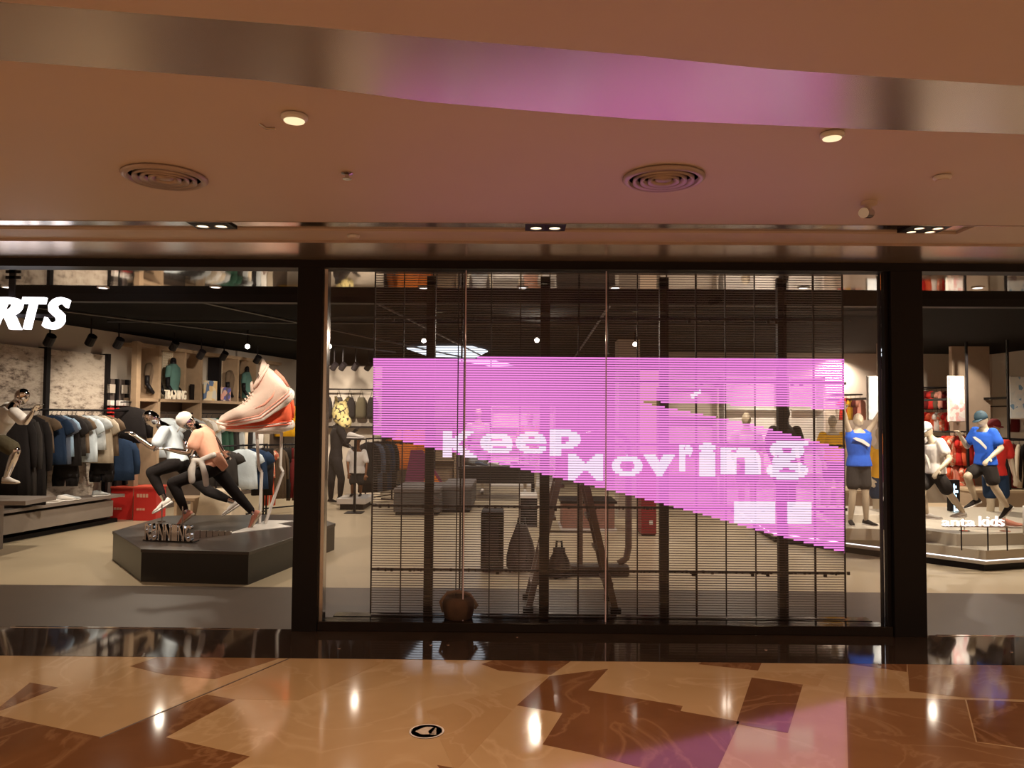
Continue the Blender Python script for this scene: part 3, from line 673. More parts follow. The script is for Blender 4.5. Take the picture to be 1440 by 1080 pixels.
# ================================================================== LEFT: stone-clad wall with rail and shelf
M_stone = None
def stone_mat():
    mt, n, l = nt('rough_stone_print'); b = n['Principled BSDF']; b.inputs['Roughness'].default_value = .85
    tc = n.new('ShaderNodeTexCoord'); mp = n.new('ShaderNodeMapping'); mp.inputs['Scale'].default_value = (1, 1, 2.6); l.new(tc.outputs['Object'], mp.inputs[0])
    a = n.new('ShaderNodeTexNoise'); a.inputs['Scale'].default_value = 5.5; a.inputs['Detail'].default_value = 8; a.inputs['Roughness'].default_value = .75; l.new(mp.outputs[0], a.inputs['Vector'])
    big = n.new('ShaderNodeTexNoise'); big.inputs['Scale'].default_value = .8; l.new(tc.outputs['Object'], big.inputs['Vector'])
    ad = n.new('ShaderNodeMath'); ad.operation = 'MULTIPLY_ADD'; ad.inputs[1].default_value = .35; l.new(big.outputs['Fac'], ad.inputs[0]); l.new(a.outputs['Fac'], ad.inputs[2])
    cr = n.new('ShaderNodeValToRGB'); e = cr.color_ramp.elements; e[0].position = .54; e[0].color = (.10, .07, .055, 1); e[1].position = .66; e[1].color = (.46, .38, .31, 1)
    x = e.new(.78); x.color = (.58, .50, .42, 1); l.new(ad.outputs[0], cr.inputs[0]); l.new(cr.outputs[0], b.inputs['Base Color'])
    bp = n.new('ShaderNodeBump'); bp.inputs['Strength'].default_value = .6; bp.inputs['Distance'].default_value = .03; l.new(a.outputs['Fac'], bp.inputs['Height']); l.new(bp.outputs[0], b.inputs['Normal'])
    return mt
M_stone = stone_mat()
SU = thing('wall_display', 'stone-look display wall with black posts and a hanging rail, at far left', 'display', wl(11.2, .1, 0))
Ya, Yb, Yc = 9.95, wy(66, .12), wy(149, .12)
MB().wbox(Ya, Yb - .04, .0, .10, .0, 2.62).build('stone_panel', M_stone, SU)
MB().wbox(Yb + .04, Yc, .0, .10, .0, 2.62).build('stone_panel', M_stone, SU)
for y in (Yb, Yc + .03): MB().wbox(y - .04, y + .03, .0, .15, .0, 2.64).build('post', M_black, SU)
MB().wbox(Ya, Yc, .1, .52, .40, .44).build('shelf', mat('grey_shelf', (.24, .20, .175), .5), SU)
MB().wbox(Ya, Yc - .2, .1, .48, .12, .36).build('lower_board', mat('grey_board', (.27, .225, .19), .6), SU)
MB().wbox(Ya, Yc, .05, .40, .0, .06).build('plinth', M_black, SU)
rail = MB().tube([wl(Ya, .42, 1.74), wl(Yc + .25, .42, 1.74)], .016, 8); rail.build('rail', M_black, SU, True)
for y in (Yb, Yc): MB().tube([wl(y, .12, 1.74), wl(y, .42, 1.74)], .014, 8).build('rail_arm', M_black, SU)
rows = [(28, 'coat', 'black', 1.1, 'long black coat, first on the left wall rail, under the leaning mannequin arm'), (38, 'coat', 'charcoal', 1.15, 'long charcoal coat, second on the left wall rail'),
        (50, 'coat', 'black', 1.2, 'long black coat, third on the left wall rail, beside the brown shirt'), (60, 'tee', 'brown', .75, 'brown short-sleeved tee by the black post on the left wall rail'),
        (79, 'tee', 'navy', 1.0, 'navy short-sleeved tee right of the black post on the left wall rail'), (86, 'tee', 'slate', 1.0, 'slate blue tee directly behind the navy one on the left wall rail'),
        (91, 'tee', 'skyblue', .85, 'sky blue tee peeping out behind the slate one on the left wall rail'), (100, 'tee', 'black', 1.05, 'black short-sleeved tee in the middle of the left wall rail'),
        (107, 'tee', 'charcoal', .85, 'charcoal tee behind the middle black tee on the left wall rail'), (112, 'tee', 'brown', .8, 'brown tee just before the ice blue one on the left wall rail'),
        (124, 'tee', 'iceblue', 1.0, 'ice blue tee left of the sand coloured one on the left wall rail'), (135, 'tee', 'palegrey', .75, 'pale grey tee between the ice blue and sand ones'),
        (146, 'tee', 'sand', 1.05, 'sand coloured tee on the right of the left wall rail'), (153, 'tee', 'brown', .9, 'brown tee hanging last on the left wall rail')]
for px, k, cl, ls, lb in rows:
    y = wy(px, .42, 600); garment({'tee': 'tshirt', 'coat': 'coat'}[k], k, F_[cl], wl(y, .42, 1.66), random.uniform(-.12, .2), (.95, 1, ls), lb, 'clothes on the left wall rail')
for px, cl, lb in ((98, 'black', 'black shorts hanging under the middle tees of the left wall'), (148, 'black', 'black shorts hanging under the sand coloured tee')):
    y = wy(px, .35, 660); garment('shorts', 'shorts', F_[cl], wl(y, .35, .98), .1, (1, 1, .8), lb, 'shorts on the left wall')
tag(MB().tube([wl(wy(90, .35), .35, 1.07), wl(wy(158, .35), .35, 1.07)], .01, 6).build('hanging_bar', M_black), 'thin lower bar carrying black shorts on the left wall', 'bar')
def small_shoe(name, p, d, m, label, group, s=1.0, sole=M_white):
    t = thing(name, label, 'shoe', p, group); shoe('upper', V(p), V(d), s, m, sole, t); return t
for px, cl, lb in ((57, 'white', 'white sneaker under the black post on the grey wall shelf'), (78, 'white', 'white sneaker in the middle of the grey wall shelf'), (85, 'palegrey', 'pale grey sneaker close right of the middle white one on the wall shelf'), (128, 'palegrey', 'pale grey sneaker near the right end of the grey wall shelf')):
    y = wy(px, .34, 715); small_shoe('sneaker', wl(y, .42, .441), WU * .9 + WN * .3, F_[cl], lb, 'sneakers on the wall shelf')
# platform under the leaning mannequin
p = at(3, 701, 9.3)
tag(MB().box(-7.0, at(40, 701, 9.1).x, 9.05, 9.65, p.z - .05, p.z).box(-6.9, at(-25, 701, 9.2).x, 9.15, 9.6, 0, p.z - .05).build('display_ledge', mat('grey_shelf', (.24, .20, .175))), 'grey ledge at far left carrying the leaning mannequin', 'ledge')
# ================================================================== LEFT: training shelf wall further back
TU = thing('training_shelves', 'tall oak shelf wall with torso forms and a word sign, behind the podium', 'shelf', wl(15, .2, 0))
def post(px, o0, o1, z0, z1, wdt, nm='post', m=M_wood):
    y = wy(px, o1); MB().wbox(y - wdt / 2, y + wdt / 2, o0, o1, z0, z1).build(nm, m, TU)
post(199, .37, .47, 0, 2.86, .10); post(228, .05, .42, 0, 2.84, .06); post(262, .05, .30, 1.93, 2.8, .05); post(286, .05, .42, 1.5, 2.8, .06); post(311, .05, .30, 1.93, 2.8, .07, m=M_black); post(337, .05, .40, 1.93, 2.8, .05, m=M_wood); post(361, .05, .4, 1.9, 2.8, .05)
MB().wbox(wy(199, .4), wy(400, .4), .02, .42, 1.90, 1.95).build('shelf', M_wood, TU)
MB().wbox(wy(199, .4), wy(400, .4), .02, .35, 2.80, 2.86).build('top_beam', M_wood, TU)
M_mesh = mat('mesh_board', (.66, .56, .42), .6, 0, .05, 3)
for a, b in ((206, 226), (314, 334), (231, 252)):
    ya, yb = wy(a, .1), wy(b, .1)
    MB().wbox(ya, yb, .03, .05, 1.96, 2.79).build('backing', mat('mesh_backing', (.46, .36, .25), .8), TU)
    mb = MB(); k = ya
    while k < yb: mb.wbox(k, k + .022, .052, .058, 1.96, 2.79); k += .05
    z = 1.98
    while z < 2.79: mb.wbox(ya, yb, .058, .064, z, z + .02); z += .045
    tag(mb.build('wire_mesh', M_mesh, TU), kind='stuff')
MB().wbox(wy(199, .02), wy(400, .02), .0, .025, 0, 1.9).build('back_board', mat('brown_board', (.12, .085, .065), .7), TU)
Yl = wy(232, .33), wy(262, .33)
O = wl(Yl[0], .36, 1.951); letters('word_sign', 'TRAINING', emit('sign_cream', (.9, .72, .5), .35, (.8, .7, .55)), TU, O, wl(Yl[1], .36, 1.951) - O, V((0, 0, .16)), WN, .008, .02)
def bust(px, cl, label):
    y = wy(px, .22); o = wl(y, .22, 1.951); s = .95
    t = thing('torso_form', label, 'torso form', o, 'torso forms on the oak shelf')
    A = (WU * .9 - WN * .2).normalized(); mb = MB(); mb.tube([o, o + V((0, 0, .08))], .05, 12); mb.build('stand', M_black, t)
    mb = MB(); c0 = V((0, 0, 1)); n_ = A.cross(c0)
    mb.loft([[o + V((0, 0, z)) + A * hw * math.cos(q) + n_ * d * math.sin(q) for q in [2 * math.pi * k / 20 for k in range(20)]] for z, hw, d in ((.08, .15, .10), (.20, .135, .09), (.34, .16, .11), (.46, .18, .115), (.55, .185, .09), (.60, .14, .07), (.63, .07, .06))])
    for q in (-1, 1): mb.chain([(o + V((0, 0, .55)) + A * q * .175, .055), (o + V((0, 0, .40)) + A * q * .215, .05)])
    mb.blob('shirt', F_[cl], t, .012)
    mb = MB(); mb.chain([(o + V((0, 0, .60)), .055), (o + V((0, 0, .70)), .05)]); mb.build('neck', M_black, t, True)
    for q in (-1, 1):
        mb = MB().chain([(o + V((0, 0, .42)) + A * q * .21, .042), (o + V((0, 0, .24)) + A * q * .25 + n_ * .02, .036), (o + V((0, 0, .10)) + A * q * .20 + n_ * .1, .028)]); mb.build('arm', M_black, t, True)
bust(216, 'brown', 'dark torso shape standing in for the cast shadow beside the wide oak post'); bust(244, 'teal', 'green shirted torso form above the word TRAINING')  # the brown form models the shadow cast on the panel
bust(326, 'brown', 'dark torso shape standing in for the shadow on the slatted panel, left of the green torso form'); bust(348, 'teal', 'green shirted torso form partly behind the giant sneaker')  # brown shape again replaces a cast shadow; the green one is a real form
def board(px0, px1, z0, z1, m, label, cat='picture', group=None, name='picture_board', off=.3):
    t = thing(name, label, cat, wl(wy(px0, off), off, z0), group)
    MB().wbox(wy(px0, off), wy(px1, off), off - .02, off, z0, z1).build('board', m, t); return t
def photo_mat(name, cs, sc_=3.0):
    mt, n, l = nt(name); b = n['Principled BSDF']; b.inputs['Roughness'].default_value = .4
    tc = n.new('ShaderNodeTexCoord'); v = n.new('ShaderNodeTexVoronoi'); v.inputs['Scale'].default_value = sc_; l.new(tc.outputs['Object'], v.inputs['Vector'])
    sp_ = n.new('ShaderNodeSeparateColor'); l.new(v.outputs['Color'], sp_.inputs[0]); cr = n.new('ShaderNodeValToRGB'); cr.color_ramp.interpolation = 'CONSTANT'
    for i, c_ in enumerate(cs):
        e = cr.color_ramp.elements[i] if i < 2 else cr.color_ramp.elements.new(i / len(cs)); e.position = i / len(cs); e.color = (*c_, 1)
    l.new(sp_.outputs[0], cr.inputs[0]); l.new(cr.outputs[0], b.inputs['Base Color']); return mt
M_ph1 = photo_mat('photo_print', [(.75, .62, .42), (.62, .60, .55), (.10, .16, .30), (.7, .5, .25)], 9)
M_ph2 = photo_mat('photo_print_dark', [(.55, .45, .40), (.10, .08, .12), (.10, .10, .35), (.6, .3, .25)], 14)
board(289, 307, 1.951, 2.33, M_ph1, 'cream picture board with a small sports photo on the oak shelf')
board(314, 327, 1.951, 2.22, M_ph2, 'smaller dark picture board with a blue figure on the oak shelf', off=.38)
board(270, 283, 1.951, 2.24, M_black, 'plain black board leaning between the word sign and cream picture', name='black_board')
MB().wbox(wy(203, .5), wy(400, .5), .26, .28, 1.70, 1.715).build('rail', M_black, TU)
back = [(236, 'iceblue'), (240, 'palegrey'), (264, 'charcoal'), (272, 'palegrey'), (280, 'sand'), (287, 'white'), (293, 'cream'), (300, 'palegrey'), (310, 'green'), (317, 'green'), (325, 'charcoal'), (333, 'palegrey'), (340, 'cream'), (347, 'black'), (354, 'palegrey'), (362, 'white'), (371, 'sand')]
names = 'first second third fourth fifth sixth seventh eighth ninth tenth eleventh twelfth thirteenth fourteenth fifteenth sixteenth seventeenth'.split()
for i, (px, cl) in enumerate(back):
    y = wy(px, .30); garment('tshirt' if i < 12 else 'trousers', 'tee' if i < 12 else 'trousers', F_[cl], wl(y, .30, 1.62), .15, (.9, 1, 1), f'{cl} {"tee" if i < 12 else "trousers"} on the rail below the oak shelf, {names[i]} from its left end', 'clothes below the oak shelf')
garment('jacket', 'jacket', F_['yellow'], wl(wy(406, .35), .35, 1.92), 0, (1.15, 1, 1), 'yellow jacket hanging high behind the giant sneaker heel', None)
garment('jacket', 'jacket', F_['navy'], wl(wy(173, .42), .42, 1.30), .2, (1.0, 1, .9), 'navy jacket hanging behind the reaching chrome hand', None)
garment('jacket', 'jacket', F_['black'], wl(wy(187, .42), .42, 1.80), .2, (1.1, 1, .8), 'black jacket hanging left of the wide oak post', None)
for px_, o_, z_ in ((406, .35, 2.0), (173, .42, 1.38), (187, .42, 1.88)):
    tag(MB().tube([wl(wy(px_, o_), 0, z_), wl(wy(px_, o_), o_ + .03, z_)], .009, 6).build('wall_peg', M_black), {406: 'black peg holding the yellow jacket', 173: 'black peg holding the navy jacket by the accessory rack', 187: 'black peg holding the black jacket by the wide oak post'}[px_], 'peg', 'wall pegs')
# small red shelf between the two wall displays
RU = thing('accessory_rack', 'dark accessory rack with red packs between stone wall and oak shelves', 'rack', wl(13.0, .1, 0))
MB().wbox(wy(156, .12), wy(192, .12), .02, .12, 0, 2.25).build('panel', mat('rack_panel', (.10, .075, .065), .7), RU)
for px in (157, 170, 184): MB().wbox(wy(px, .2) - .02, wy(px, .2) + .02, .12, .17, 0, 2.25).build('post', M_black, RU)
for px in (157, 177): MB().wbox(wy(px, .2) - .02, wy(px + 9, .2), .15, .17, 2.02, 2.16).build('label_card', M_cream, RU)
k = 0
for px in (160, 172, 181):
    for z in (1.62, 1.74, 1.86):
        k += 1; y = wy(px, .24); tag(MB().rbox(wl(y, .22, z), .06, .12, .085, 0).build('red_pack', F_['red'] if (k % 3) else F_['white'], bevel=.008),
            ['red', 'white'][k % 3 == 0] + ' pack, ' + ['bottom', 'middle', 'top'][(k - 1) % 3] + ' of the ' + ['left', 'middle', 'right'][(k - 1) // 3] + ' column on the dark accessory rack', 'pack', 'packs on the accessory rack')
# red cartons
for (a, b, yy, Y, lb) in ((155, 186, 727, 12.3, 'red carton, left one of two on the floor beside the wall shelf'), (187, 219, 725, 12.2, 'red carton, right one of two, behind the podium')):
    p0, p1 = at(a, 725, Y), at(b, 725, Y); zt = at(a, 684, Y).z
    t = thing('red_carton', lb, 'box', ((p0.x + p1.x) / 2, Y + .2, 0), 'red cartons')
    MB().box(p0.x, p1.x, Y, Y + .34, 0, zt - .02).build('body', M_red, t, bevel=.006); MB().box(p0.x - .01, p1.x + .01, Y - .01, Y + .35, zt - .03, zt).build('lid', mat('red_lid', (.72, .10, .06), .5), t, bevel=.005)
    w_ = p1.x - p0.x; mb = MB()
    for zz, n_, hh_ in ((zt * .68, 4, .055), (zt * .30, 3, .035)):
        for q in range(n_): mb.box(p0.x + w_ * .15 + q * w_ * .13, p0.x + w_ * .25 + q * w_ * .13, Y - .003, Y, zz, zz + hh_)
    mb.build('print', mat('faded_print', (.72, .42, .30), .6), t)
# ================================================================== PODIUM with runners and giant sneakers
PZ = .33
pts = [(158, 747), (198, 772), (350, 776), (472, 736), (432, 723), (235, 725)]
pp = [tuple(gp(x, y, PZ)[:2]) for x, y in pts]; cx_, cy_ = sum(p[0] for p in pp) / 6, sum(p[1] for p in pp) / 6
pod = thing('podium', 'low black many-sided podium carrying the two runners and the giant sneakers', 'podium', (cx_, cy_, 0))
MB().prism(pp, PZ - .035, PZ).build('top', M_podium, pod, bevel=.004)
MB().prism([(cx_ + (x - cx_) * .992, cy_ + (y - cy_) * .992) for x, y in pp], .0, PZ - .035).build('body', mat('podium_side', (.007, .0055, .0055), .3), pod)
# running word in chrome letters
O = gp(205, 760, PZ); E_ = gp(271, 763, PZ); hgt = V((0, 0, .17))
t = thing('word_sculpture', 'chrome block letters spelling RUNNING on the front of the black podium', 'sign', O)
MB().hexa([O + V((-.02, -.03, 0)), E_ + V((.02, -.03, 0)), E_ + V((.02, .12, 0)), O + V((-.02, .12, 0)), O + V((-.02, -.03, .014)), E_ + V((.02, -.03, .014)), E_ + V((.02, .12, .014)), O + V((-.02, .12, .014))]).build('base', M_blackgloss, t)
for i, ch in enumerate('RUNNING'):
    a = O.lerp(E_, i / 7) + V((0, 0, .014)); u = (E_ - O) / 7 * .86; letters('letter', ch, M_chrome, t, a, u, hgt, V((0, 1, 0)), .012, .06)
O = gp(273, 758, PZ); E_ = gp(325, 752, PZ)
t = MB()
for i in range(6):
    a, b = O.lerp(E_, i / 6), O.lerp(E_, (i + .85) / 6); h = .085 - .009 * i; t.hexa([a, b, b + V((0, .05, 0)), a + V((0, .05, 0)), a + V((0, 0, h)), b + V((0, 0, h)), b + V((0, .05, h)), a + V((0, .05, h))])
tag(t.build('metal_wedge', M_steel), 'low tapering chrome strip right of the chrome word on the podium', 'ornament')
# man in pale blue
Z_ = V((0, 0, 1))
L_ = V((-1, 0, 0))
def toe(a, b, Y): return (at(*b, Y) - at(*a, Y)).normalized()
J = dict(head=(213, 588, 9.9), neck=(226, 598, 9.95), chest=(240, 617, 9.95), pelvis=(251, 650, 9.95), sl=(231, 606, 9.75), sr=(238, 603, 10.15), hl=(247, 652, 9.85), hr=(254, 653, 10.05),
         el=(216, 631, 9.7), wl=(192, 614, 9.7), er=(258, 622, 10.3), wr=(268, 640, 10.3), kl=(213, 664, 9.8), al=(232, 703, 9.85), kr=(292, 690, 10.05), ar=(329, 706, 10.05), face=V((-1, -.15, -.25)))
d1, d2 = toe((246, 716), (218, 733), 9.85), toe((346, 718), (320, 735), 10.05)
def upv(d): return (Z_ - d * d.dot(Z_)).normalized()
figure('chrome running mannequin in a pale blue tee, hand stretched out left, behind the pink one', J, 1.0, M_chrome, F_['iceblue'], F_['black'], (F_['white'], M_white), 'running mannequins on the podium', sleeve=.6, pant_len=1.75,
       shoe_dir={'l': d1, 'r': d2}, shoe_up={'l': upv(d1), 'r': upv(d2)})
# woman in pink
J = dict(head=(262, 592, 9.15), neck=(274, 601, 9.2), chest=(287, 620, 9.2), pelvis=(303, 656, 9.2), sl=(278, 611, 9.02), sr=(283, 603, 9.38), hl=(298, 660, 9.10), hr=(306, 662, 9.30),
         el=(267, 637, 8.98), wl=(237, 632, 8.95), er=(303, 618, 9.5), wr=(313, 634, 9.5), kl=(243, 679, 9.1), al=(262, 721, 9.12), kr=(330, 692, 9.3), ar=(357, 722, 9.3), face=V((-1, -.2, -.35)))
d1, d2 = toe((279, 730), (256, 748), 9.12), toe((373, 727), (358, 749), 9.3)
fw_ = figure('chrome running mannequin in a pink top with a white shirt tied at the waist', J, .95, M_chrome, F_['peach'], F_['black'], (F_['pink'], F_['cream']), 'running mannequins on the podium', sleeve=.55, pant_len=1.85,
       shoe_dir={'l': d1, 'r': d2}, shoe_up={'l': upv(d1), 'r': upv(d2)}, loose=.012, hat=(F_['white'], None))
mb = MB(); Yw = 9.02
mb.chain([(at(272, 647, Yw), .03), (at(284, 648, Yw), .03)]); mb.chain([(at(273, 648, Yw), .03), (at(269, 662, Yw), .045), (at(270, 676, Yw), .04)]); mb.chain([(at(282, 648, Yw), .03), (at(288, 664, Yw), .04), (at(290, 681, Yw), .035)])
mb.chain([(at(284, 646, Yw), .03), (at(300, 640, Yw), .035), (at(310, 640, 9.1), .03)])
mb.blob('tied_shirt', F_['white'], fw_, .012)
mb = MB(); mb.hexa([at(290, 640, 9.02), at(308, 634, 9.02), at(308, 634, 9.3), at(290, 640, 9.3), at(313, 664, 9.02), at(322, 655, 9.02), at(322, 655, 9.3), at(313, 664, 9.3)])
mb.build('jacket_tail', F_['peach'], fw_, True, .02)
for (a, b, Y, lb) in (((228, 709), (228, 741), 9.75, 'thin chrome rod propping the front leg of the pale blue runner'), ((257, 712), (257, 752), 9.0, 'thin chrome rod propping the front leg of the pink runner')):
    p = at(*a, Y); mb = MB().tube([p, V((p.x, p.y, PZ))], .008, 8); mb.lathe(V((p.x, p.y, PZ)), [(.05, 0), (.05, .006), (.001, .006)], 16); tag(mb.build('support_rod', M_chrome), lb, 'rod', 'props of the runners')
# giant sneakers
def sneaker(name, label, heel, yaw, tilt, Ln, up_m, sole_m, line_m, collar=True, roll=0.0):
    """side profile runs from heel (x=0) to toe (x=Ln); local frame rotated by yaw then tilted"""
    R = Matrix.Rotation(yaw, 3, 'Z') @ Matrix.Rotation(tilt, 3, 'Y') @ Matrix.Rotation(roll, 3, 'X'); H = V(heel); k = Ln
    t = thing(name, label, 'sneaker', H, 'giant sneakers over the podium')
    bend = lambda x: max(0, x - .5) * (.42 if collar else 0)
    def st(x, hw, z0, z1, n=24, p=.75, tw=1.0):
        o = []
        for i in range(n):
            a = 2 * math.pi * i / n; c_, s_ = math.cos(a), math.sin(a); wv = tw if s_ > 0 else 1
            o.append(H + R @ V((x * k, hw * k * (abs(c_) ** p) * (1 if c_ > 0 else -1) * (1 + (wv - 1) * max(0, s_)), (bend(x) + (z0 + z1) / 2 + (z1 - z0) / 2 * (abs(s_) ** p) * (1 if s_ > 0 else -1)) * k)))
        return o
    if collar: prof = [st(.00, .06, .10, .34, tw=.8), st(.02, .115, .08, .47, tw=.6), st(.06, .125, .07, .57, tw=.5), st(.12, .13, .07, .57, tw=.55), st(.20, .13, .07, .50, tw=.6), st(.30, .125, .07, .44, tw=.55), st(.40, .125, .06, .40, tw=.5), st(.46, .128, .06, .37, tw=.5)]
    else: prof = [st(.00, .06, .10, .30, tw=.8), st(.02, .115, .08, .43, tw=.65), st(.10, .13, .07, .47, tw=.6), st(.20, .13, .07, .44, tw=.62), st(.30, .125, .07, .43, tw=.55), st(.40, .125, .06, .40, tw=.45), st(.46, .128, .06, .38, tw=.5)]
    MB().loft(prof + [st(.56, .135, .06, .31, tw=.6), st(.70, .15, .05, .245, tw=.75), st(.84, .145, .05, .20, tw=.8), st(.94, .11, .06, .155), st(.99, .05, .07, .11)]).build('upper', up_m, t, True)
    MB().loft([st(-.03, .05, .07, .13, p=.5), st(.0, .12, .03, .17, p=.5), st(.12, .145, .0, .155, p=.5), st(.35, .12, .0, .12, p=.5), st(.5, .14, .0, .10, p=.5), st(.6, .15, .0, .10, p=.5), st(.82, .155, .01, .09, p=.5), st(.95, .12, .03, .10, p=.5), st(1.02, .05, .065, .105, p=.5)]).build('sole', sole_m, t, True)
    for z0, z1, e in ((.155, .175, .004), (.115, .128, .010)):
        mb = MB()
        for sg_ in (-1, 1):
            P_ = [H + R @ V((x * k, sg_ * hw * k, (bend(x) + z0 - .05 * min(1, x * 2)) * k)) for x, hw in ((-.01, .10), (.05, .137), (.15, .150), (.35, .134), (.5, .142), (.6, .150), (.75, .160), (.9, .143))]
            mb.tube(P_, .008 * k, 8)
        mb.build('sole_line', line_m, t, True)
    if collar:
        n = 24; rz = lambda a, q=0: .505 - .075 * math.cos(a) + q
        rim = [H + R @ V(((.205 + .165 * math.cos(a)) * k, .080 * math.sin(a) * k, rz(a) * k)) for a in [2 * math.pi * i / n for i in range(n + 1)]]
        mb = MB(); mb.tube(rim, .020 * k, 8); mb.build('collar', up_m, t, True)
        mb = MB(); mb.loft([[H + R @ V(((.205 + .155 * math.cos(a)) * k, .076 * math.sin(a) * k, rz(a, q) * k)) for a in [2 * math.pi * i / n for i in range(n)]] for q in (-.03, .005)]); mb.build('lining', F_['pink'], t, True)
        mb = MB(); back_ = [H + R @ V(((.205 + .165 * math.cos(a)) * k, .078 * math.sin(a) * k, z_ * k)) for z_, rr in ((.53, 0),) for a in [math.pi * (.55 + .9 * i / 12) for i in range(13)]]
        top_ = [H + R @ V(((.185 + .150 * math.cos(a)) * k, .070 * math.sin(a) * k, (.56 + .13 * max(0, -math.cos(a))) * k)) for a in [math.pi * (.55 + .9 * i / 12) for i in range(13)]]
        th = R @ V((.02 * k, 0, 0)); N_ = 13
        mb.add(back_ + top_ + [p + th for p in top_] + [p + th for p in back_], [(r * N_ + i, r * N_ + i + 1, (r + 1) * N_ + i + 1, (r + 1) * N_ + i) for r in range(3) for i in range(N_ - 1)]); mb.build('heel_flap', up_m, t, True)
        mb = MB(); mb.loft([[H + R @ V((x * k, y * k, z * k)) for x, y, z in q] for q in (((.38, -.06, .40), (.38, .06, .40), (.42, .06, .41), (.42, -.06, .41)), ((.33, -.07, .50), (.33, .07, .50), (.36, .07, .51), (.36, -.07, .51)))]); mb.build('tongue', up_m, t, True, .01)
        mb = MB()
        for i in range(5):
            x = .44 + i * .045; z = .405 - i * .018
            mb.tube([H + R @ V((x * k, -.06 * k, (z - .03) * k)), H + R @ V((x * k + .01, 0, (z + .0) * k)), H + R @ V((x * k, .06 * k, (z - .03) * k))], .009 * k, 6)
        mb.build('laces', up_m, t, True)
    # heel tab and side stripe
    mb = MB(); mb.tube([H + R @ V((.0, 0, .20 * k)), H + R @ V((-.012 * k, 0, .33 * k)), H + R @ V((.01 * k, 0, .47 * k))], .03 * k, 10); mb.build('heel_tab', line_m, t, True)
    for sg_ in (-1, 1):
        mb = MB(); mb.tube([H + R @ V((x * k, sg_ * y * k, z * k)) for x, y, z in ((.10, .117, .30), (.22, .125, .22), (.36, .122, .19), (.50, .126, .21))], [.006 * k, .014 * k, .016 * k, .006 * k], 8); mb.build('side_stripe', line_m, t, True)
    return t
M_sh = mat('sneaker_knit', (.66, .50, .42), .7, 0, .08, 8, .2, 60); M_shs = mat('sneaker_sole', (.80, .72, .66), .4)
hp = at(411, 607, 9.72); sneaker('giant_sneaker', 'giant coral and white sneaker lying flat on the white stand, the lower one', hp, math.pi + .12, 0.02, .86, F_['coral'], M_shs, F_['coral'], False)
hp = at(416, 560, 9.60); sneaker('giant_sneaker', 'giant cream and pink sneaker tilted toe down, the upper one', hp, math.pi + .10, math.radians(34), .92, M_sh, M_shs, F_['pink'], True, -math.radians(20))
t = thing('sneaker_stand', 'white angular metal stand holding the giant sneakers on the podium', 'stand', gp(368, 737, PZ))
mbar = lambda pts_, nm: [MB().tube([at(*a), at(*b)], .020, 4).build(nm, M_white, t) for a, b in zip(pts_, pts_[1:])]
mbar([(361, 608, 9.7), (364, 658, 9.7), (368, 664, 9.7), (365, 736, 9.6)], 'leg'); mbar([(396, 608, 9.7), (394, 656, 9.7), (398, 664, 9.7), (373, 736, 9.6)], 'leg'); mbar([(361, 608, 9.7), (396, 608, 9.7)], 'crossbar')
bp_ = [tuple(gp(x, y, PZ)[:2]) for x, y in ((321, 751), (375, 745), (410, 741), (390, 737), (415, 733), (375, 732), (352, 741))]
MB().prism(bp_, PZ, PZ + .008).build('base_plate', M_white, t)
# leaning man at the far left
J = dict(head=(31, 557, 9.25), neck=(21, 568, 9.3), chest=(8, 586, 9.3), pelvis=(-10, 616, 9.35), sl=(20, 580, 9.05), sr=(12, 572, 9.45), hl=(-5, 618, 9.3), hr=(-14, 620, 9.42),
         el=(36, 594, 9.0), wl=(47, 578, 8.95), er=(-10, 595, 9.5), wr=(-20, 612, 9.42), kl=(23, 634, 9.25), al=(9, 671, 9.3), kr=(-25, 650, 9.42), ar=(-50, 680, 9.42), face=V((1, -.3, -.2)))
figure('chrome mannequin leaning right in a white and blue tee at the far left edge', J, .93, M_chrome, F_['white'], F_['olive'], (F_['white'], F_['cream']), None, sleeve=.7, pant_len=.75, shoe_dir={'l': V((1, -.3, 0)), 'r': V((1, 0, 0))})
# ================================================================== LEFT FLOOR RACKS behind the podium
def floor_rack(name, label, pa, pb, z, grp=None, m=M_black):
    """pa, pb: ends (x, y); top rail at height z"""
    A, B_ = V((*pa, 0)), V((*pb, 0)); t = thing(name, label, 'rack', A.lerp(B_, .5), grp); H = V((0, 0, z)); d = (B_ - A).normalized(); n_ = V((-d.y, d.x, 0)) * .25
    MB().tube([A + H, B_ + H], .014, 8).build('rail', m, t, True)
    for p in (A, B_):
        MB().tube([p + V((0, 0, .03)), p + H], .014, 8).build('post', m, t, True); MB().tube([p - n_ + V((0, 0, .02)), p + n_ + V((0, 0, .02))], .016, 8).build('foot', m, t, True)
    MB().tube([A + V((0, 0, .12)), B_ + V((0, 0, .12))], .012, 8).build('lower_bar', m, t, True)
    return t
YR = 12.1
pa, pb = at(305, 628, 11.6), at(376, 628, 12.6)
floor_rack('clothes_rack', 'black clothes rack with the ice blue tee, right behind the podium', (pa.x, pa.y), (pb.x, pb.y), pa.z)
ra = lambda f: pa.lerp(pb, f)
for f, cl, k, sc_, lb in ((.12, 'charcoal', 'tee', .8, 'charcoal tee at the left end of the rack behind the podium'), (.50, 'iceblue', 'tee', .92, 'large ice blue tee facing out on the rack behind the podium'), (.72, 'navy', 'tee', .95, 'navy tee tucked behind the ice blue one on the rack'), (.9, 'black', 'trousers', .8, 'black trousers at the right end of the rack behind the podium')):
    q = ra(f); garment('tshirt' if k == 'tee' else 'trousers', k, F_[cl], (q.x, q.y, pa.z - .06), .25, (1.0, 1, sc_), lb, 'clothes on the rack behind the podium')
qa, qb = at(372, 626, 12.9), at(440, 626, 13.6)
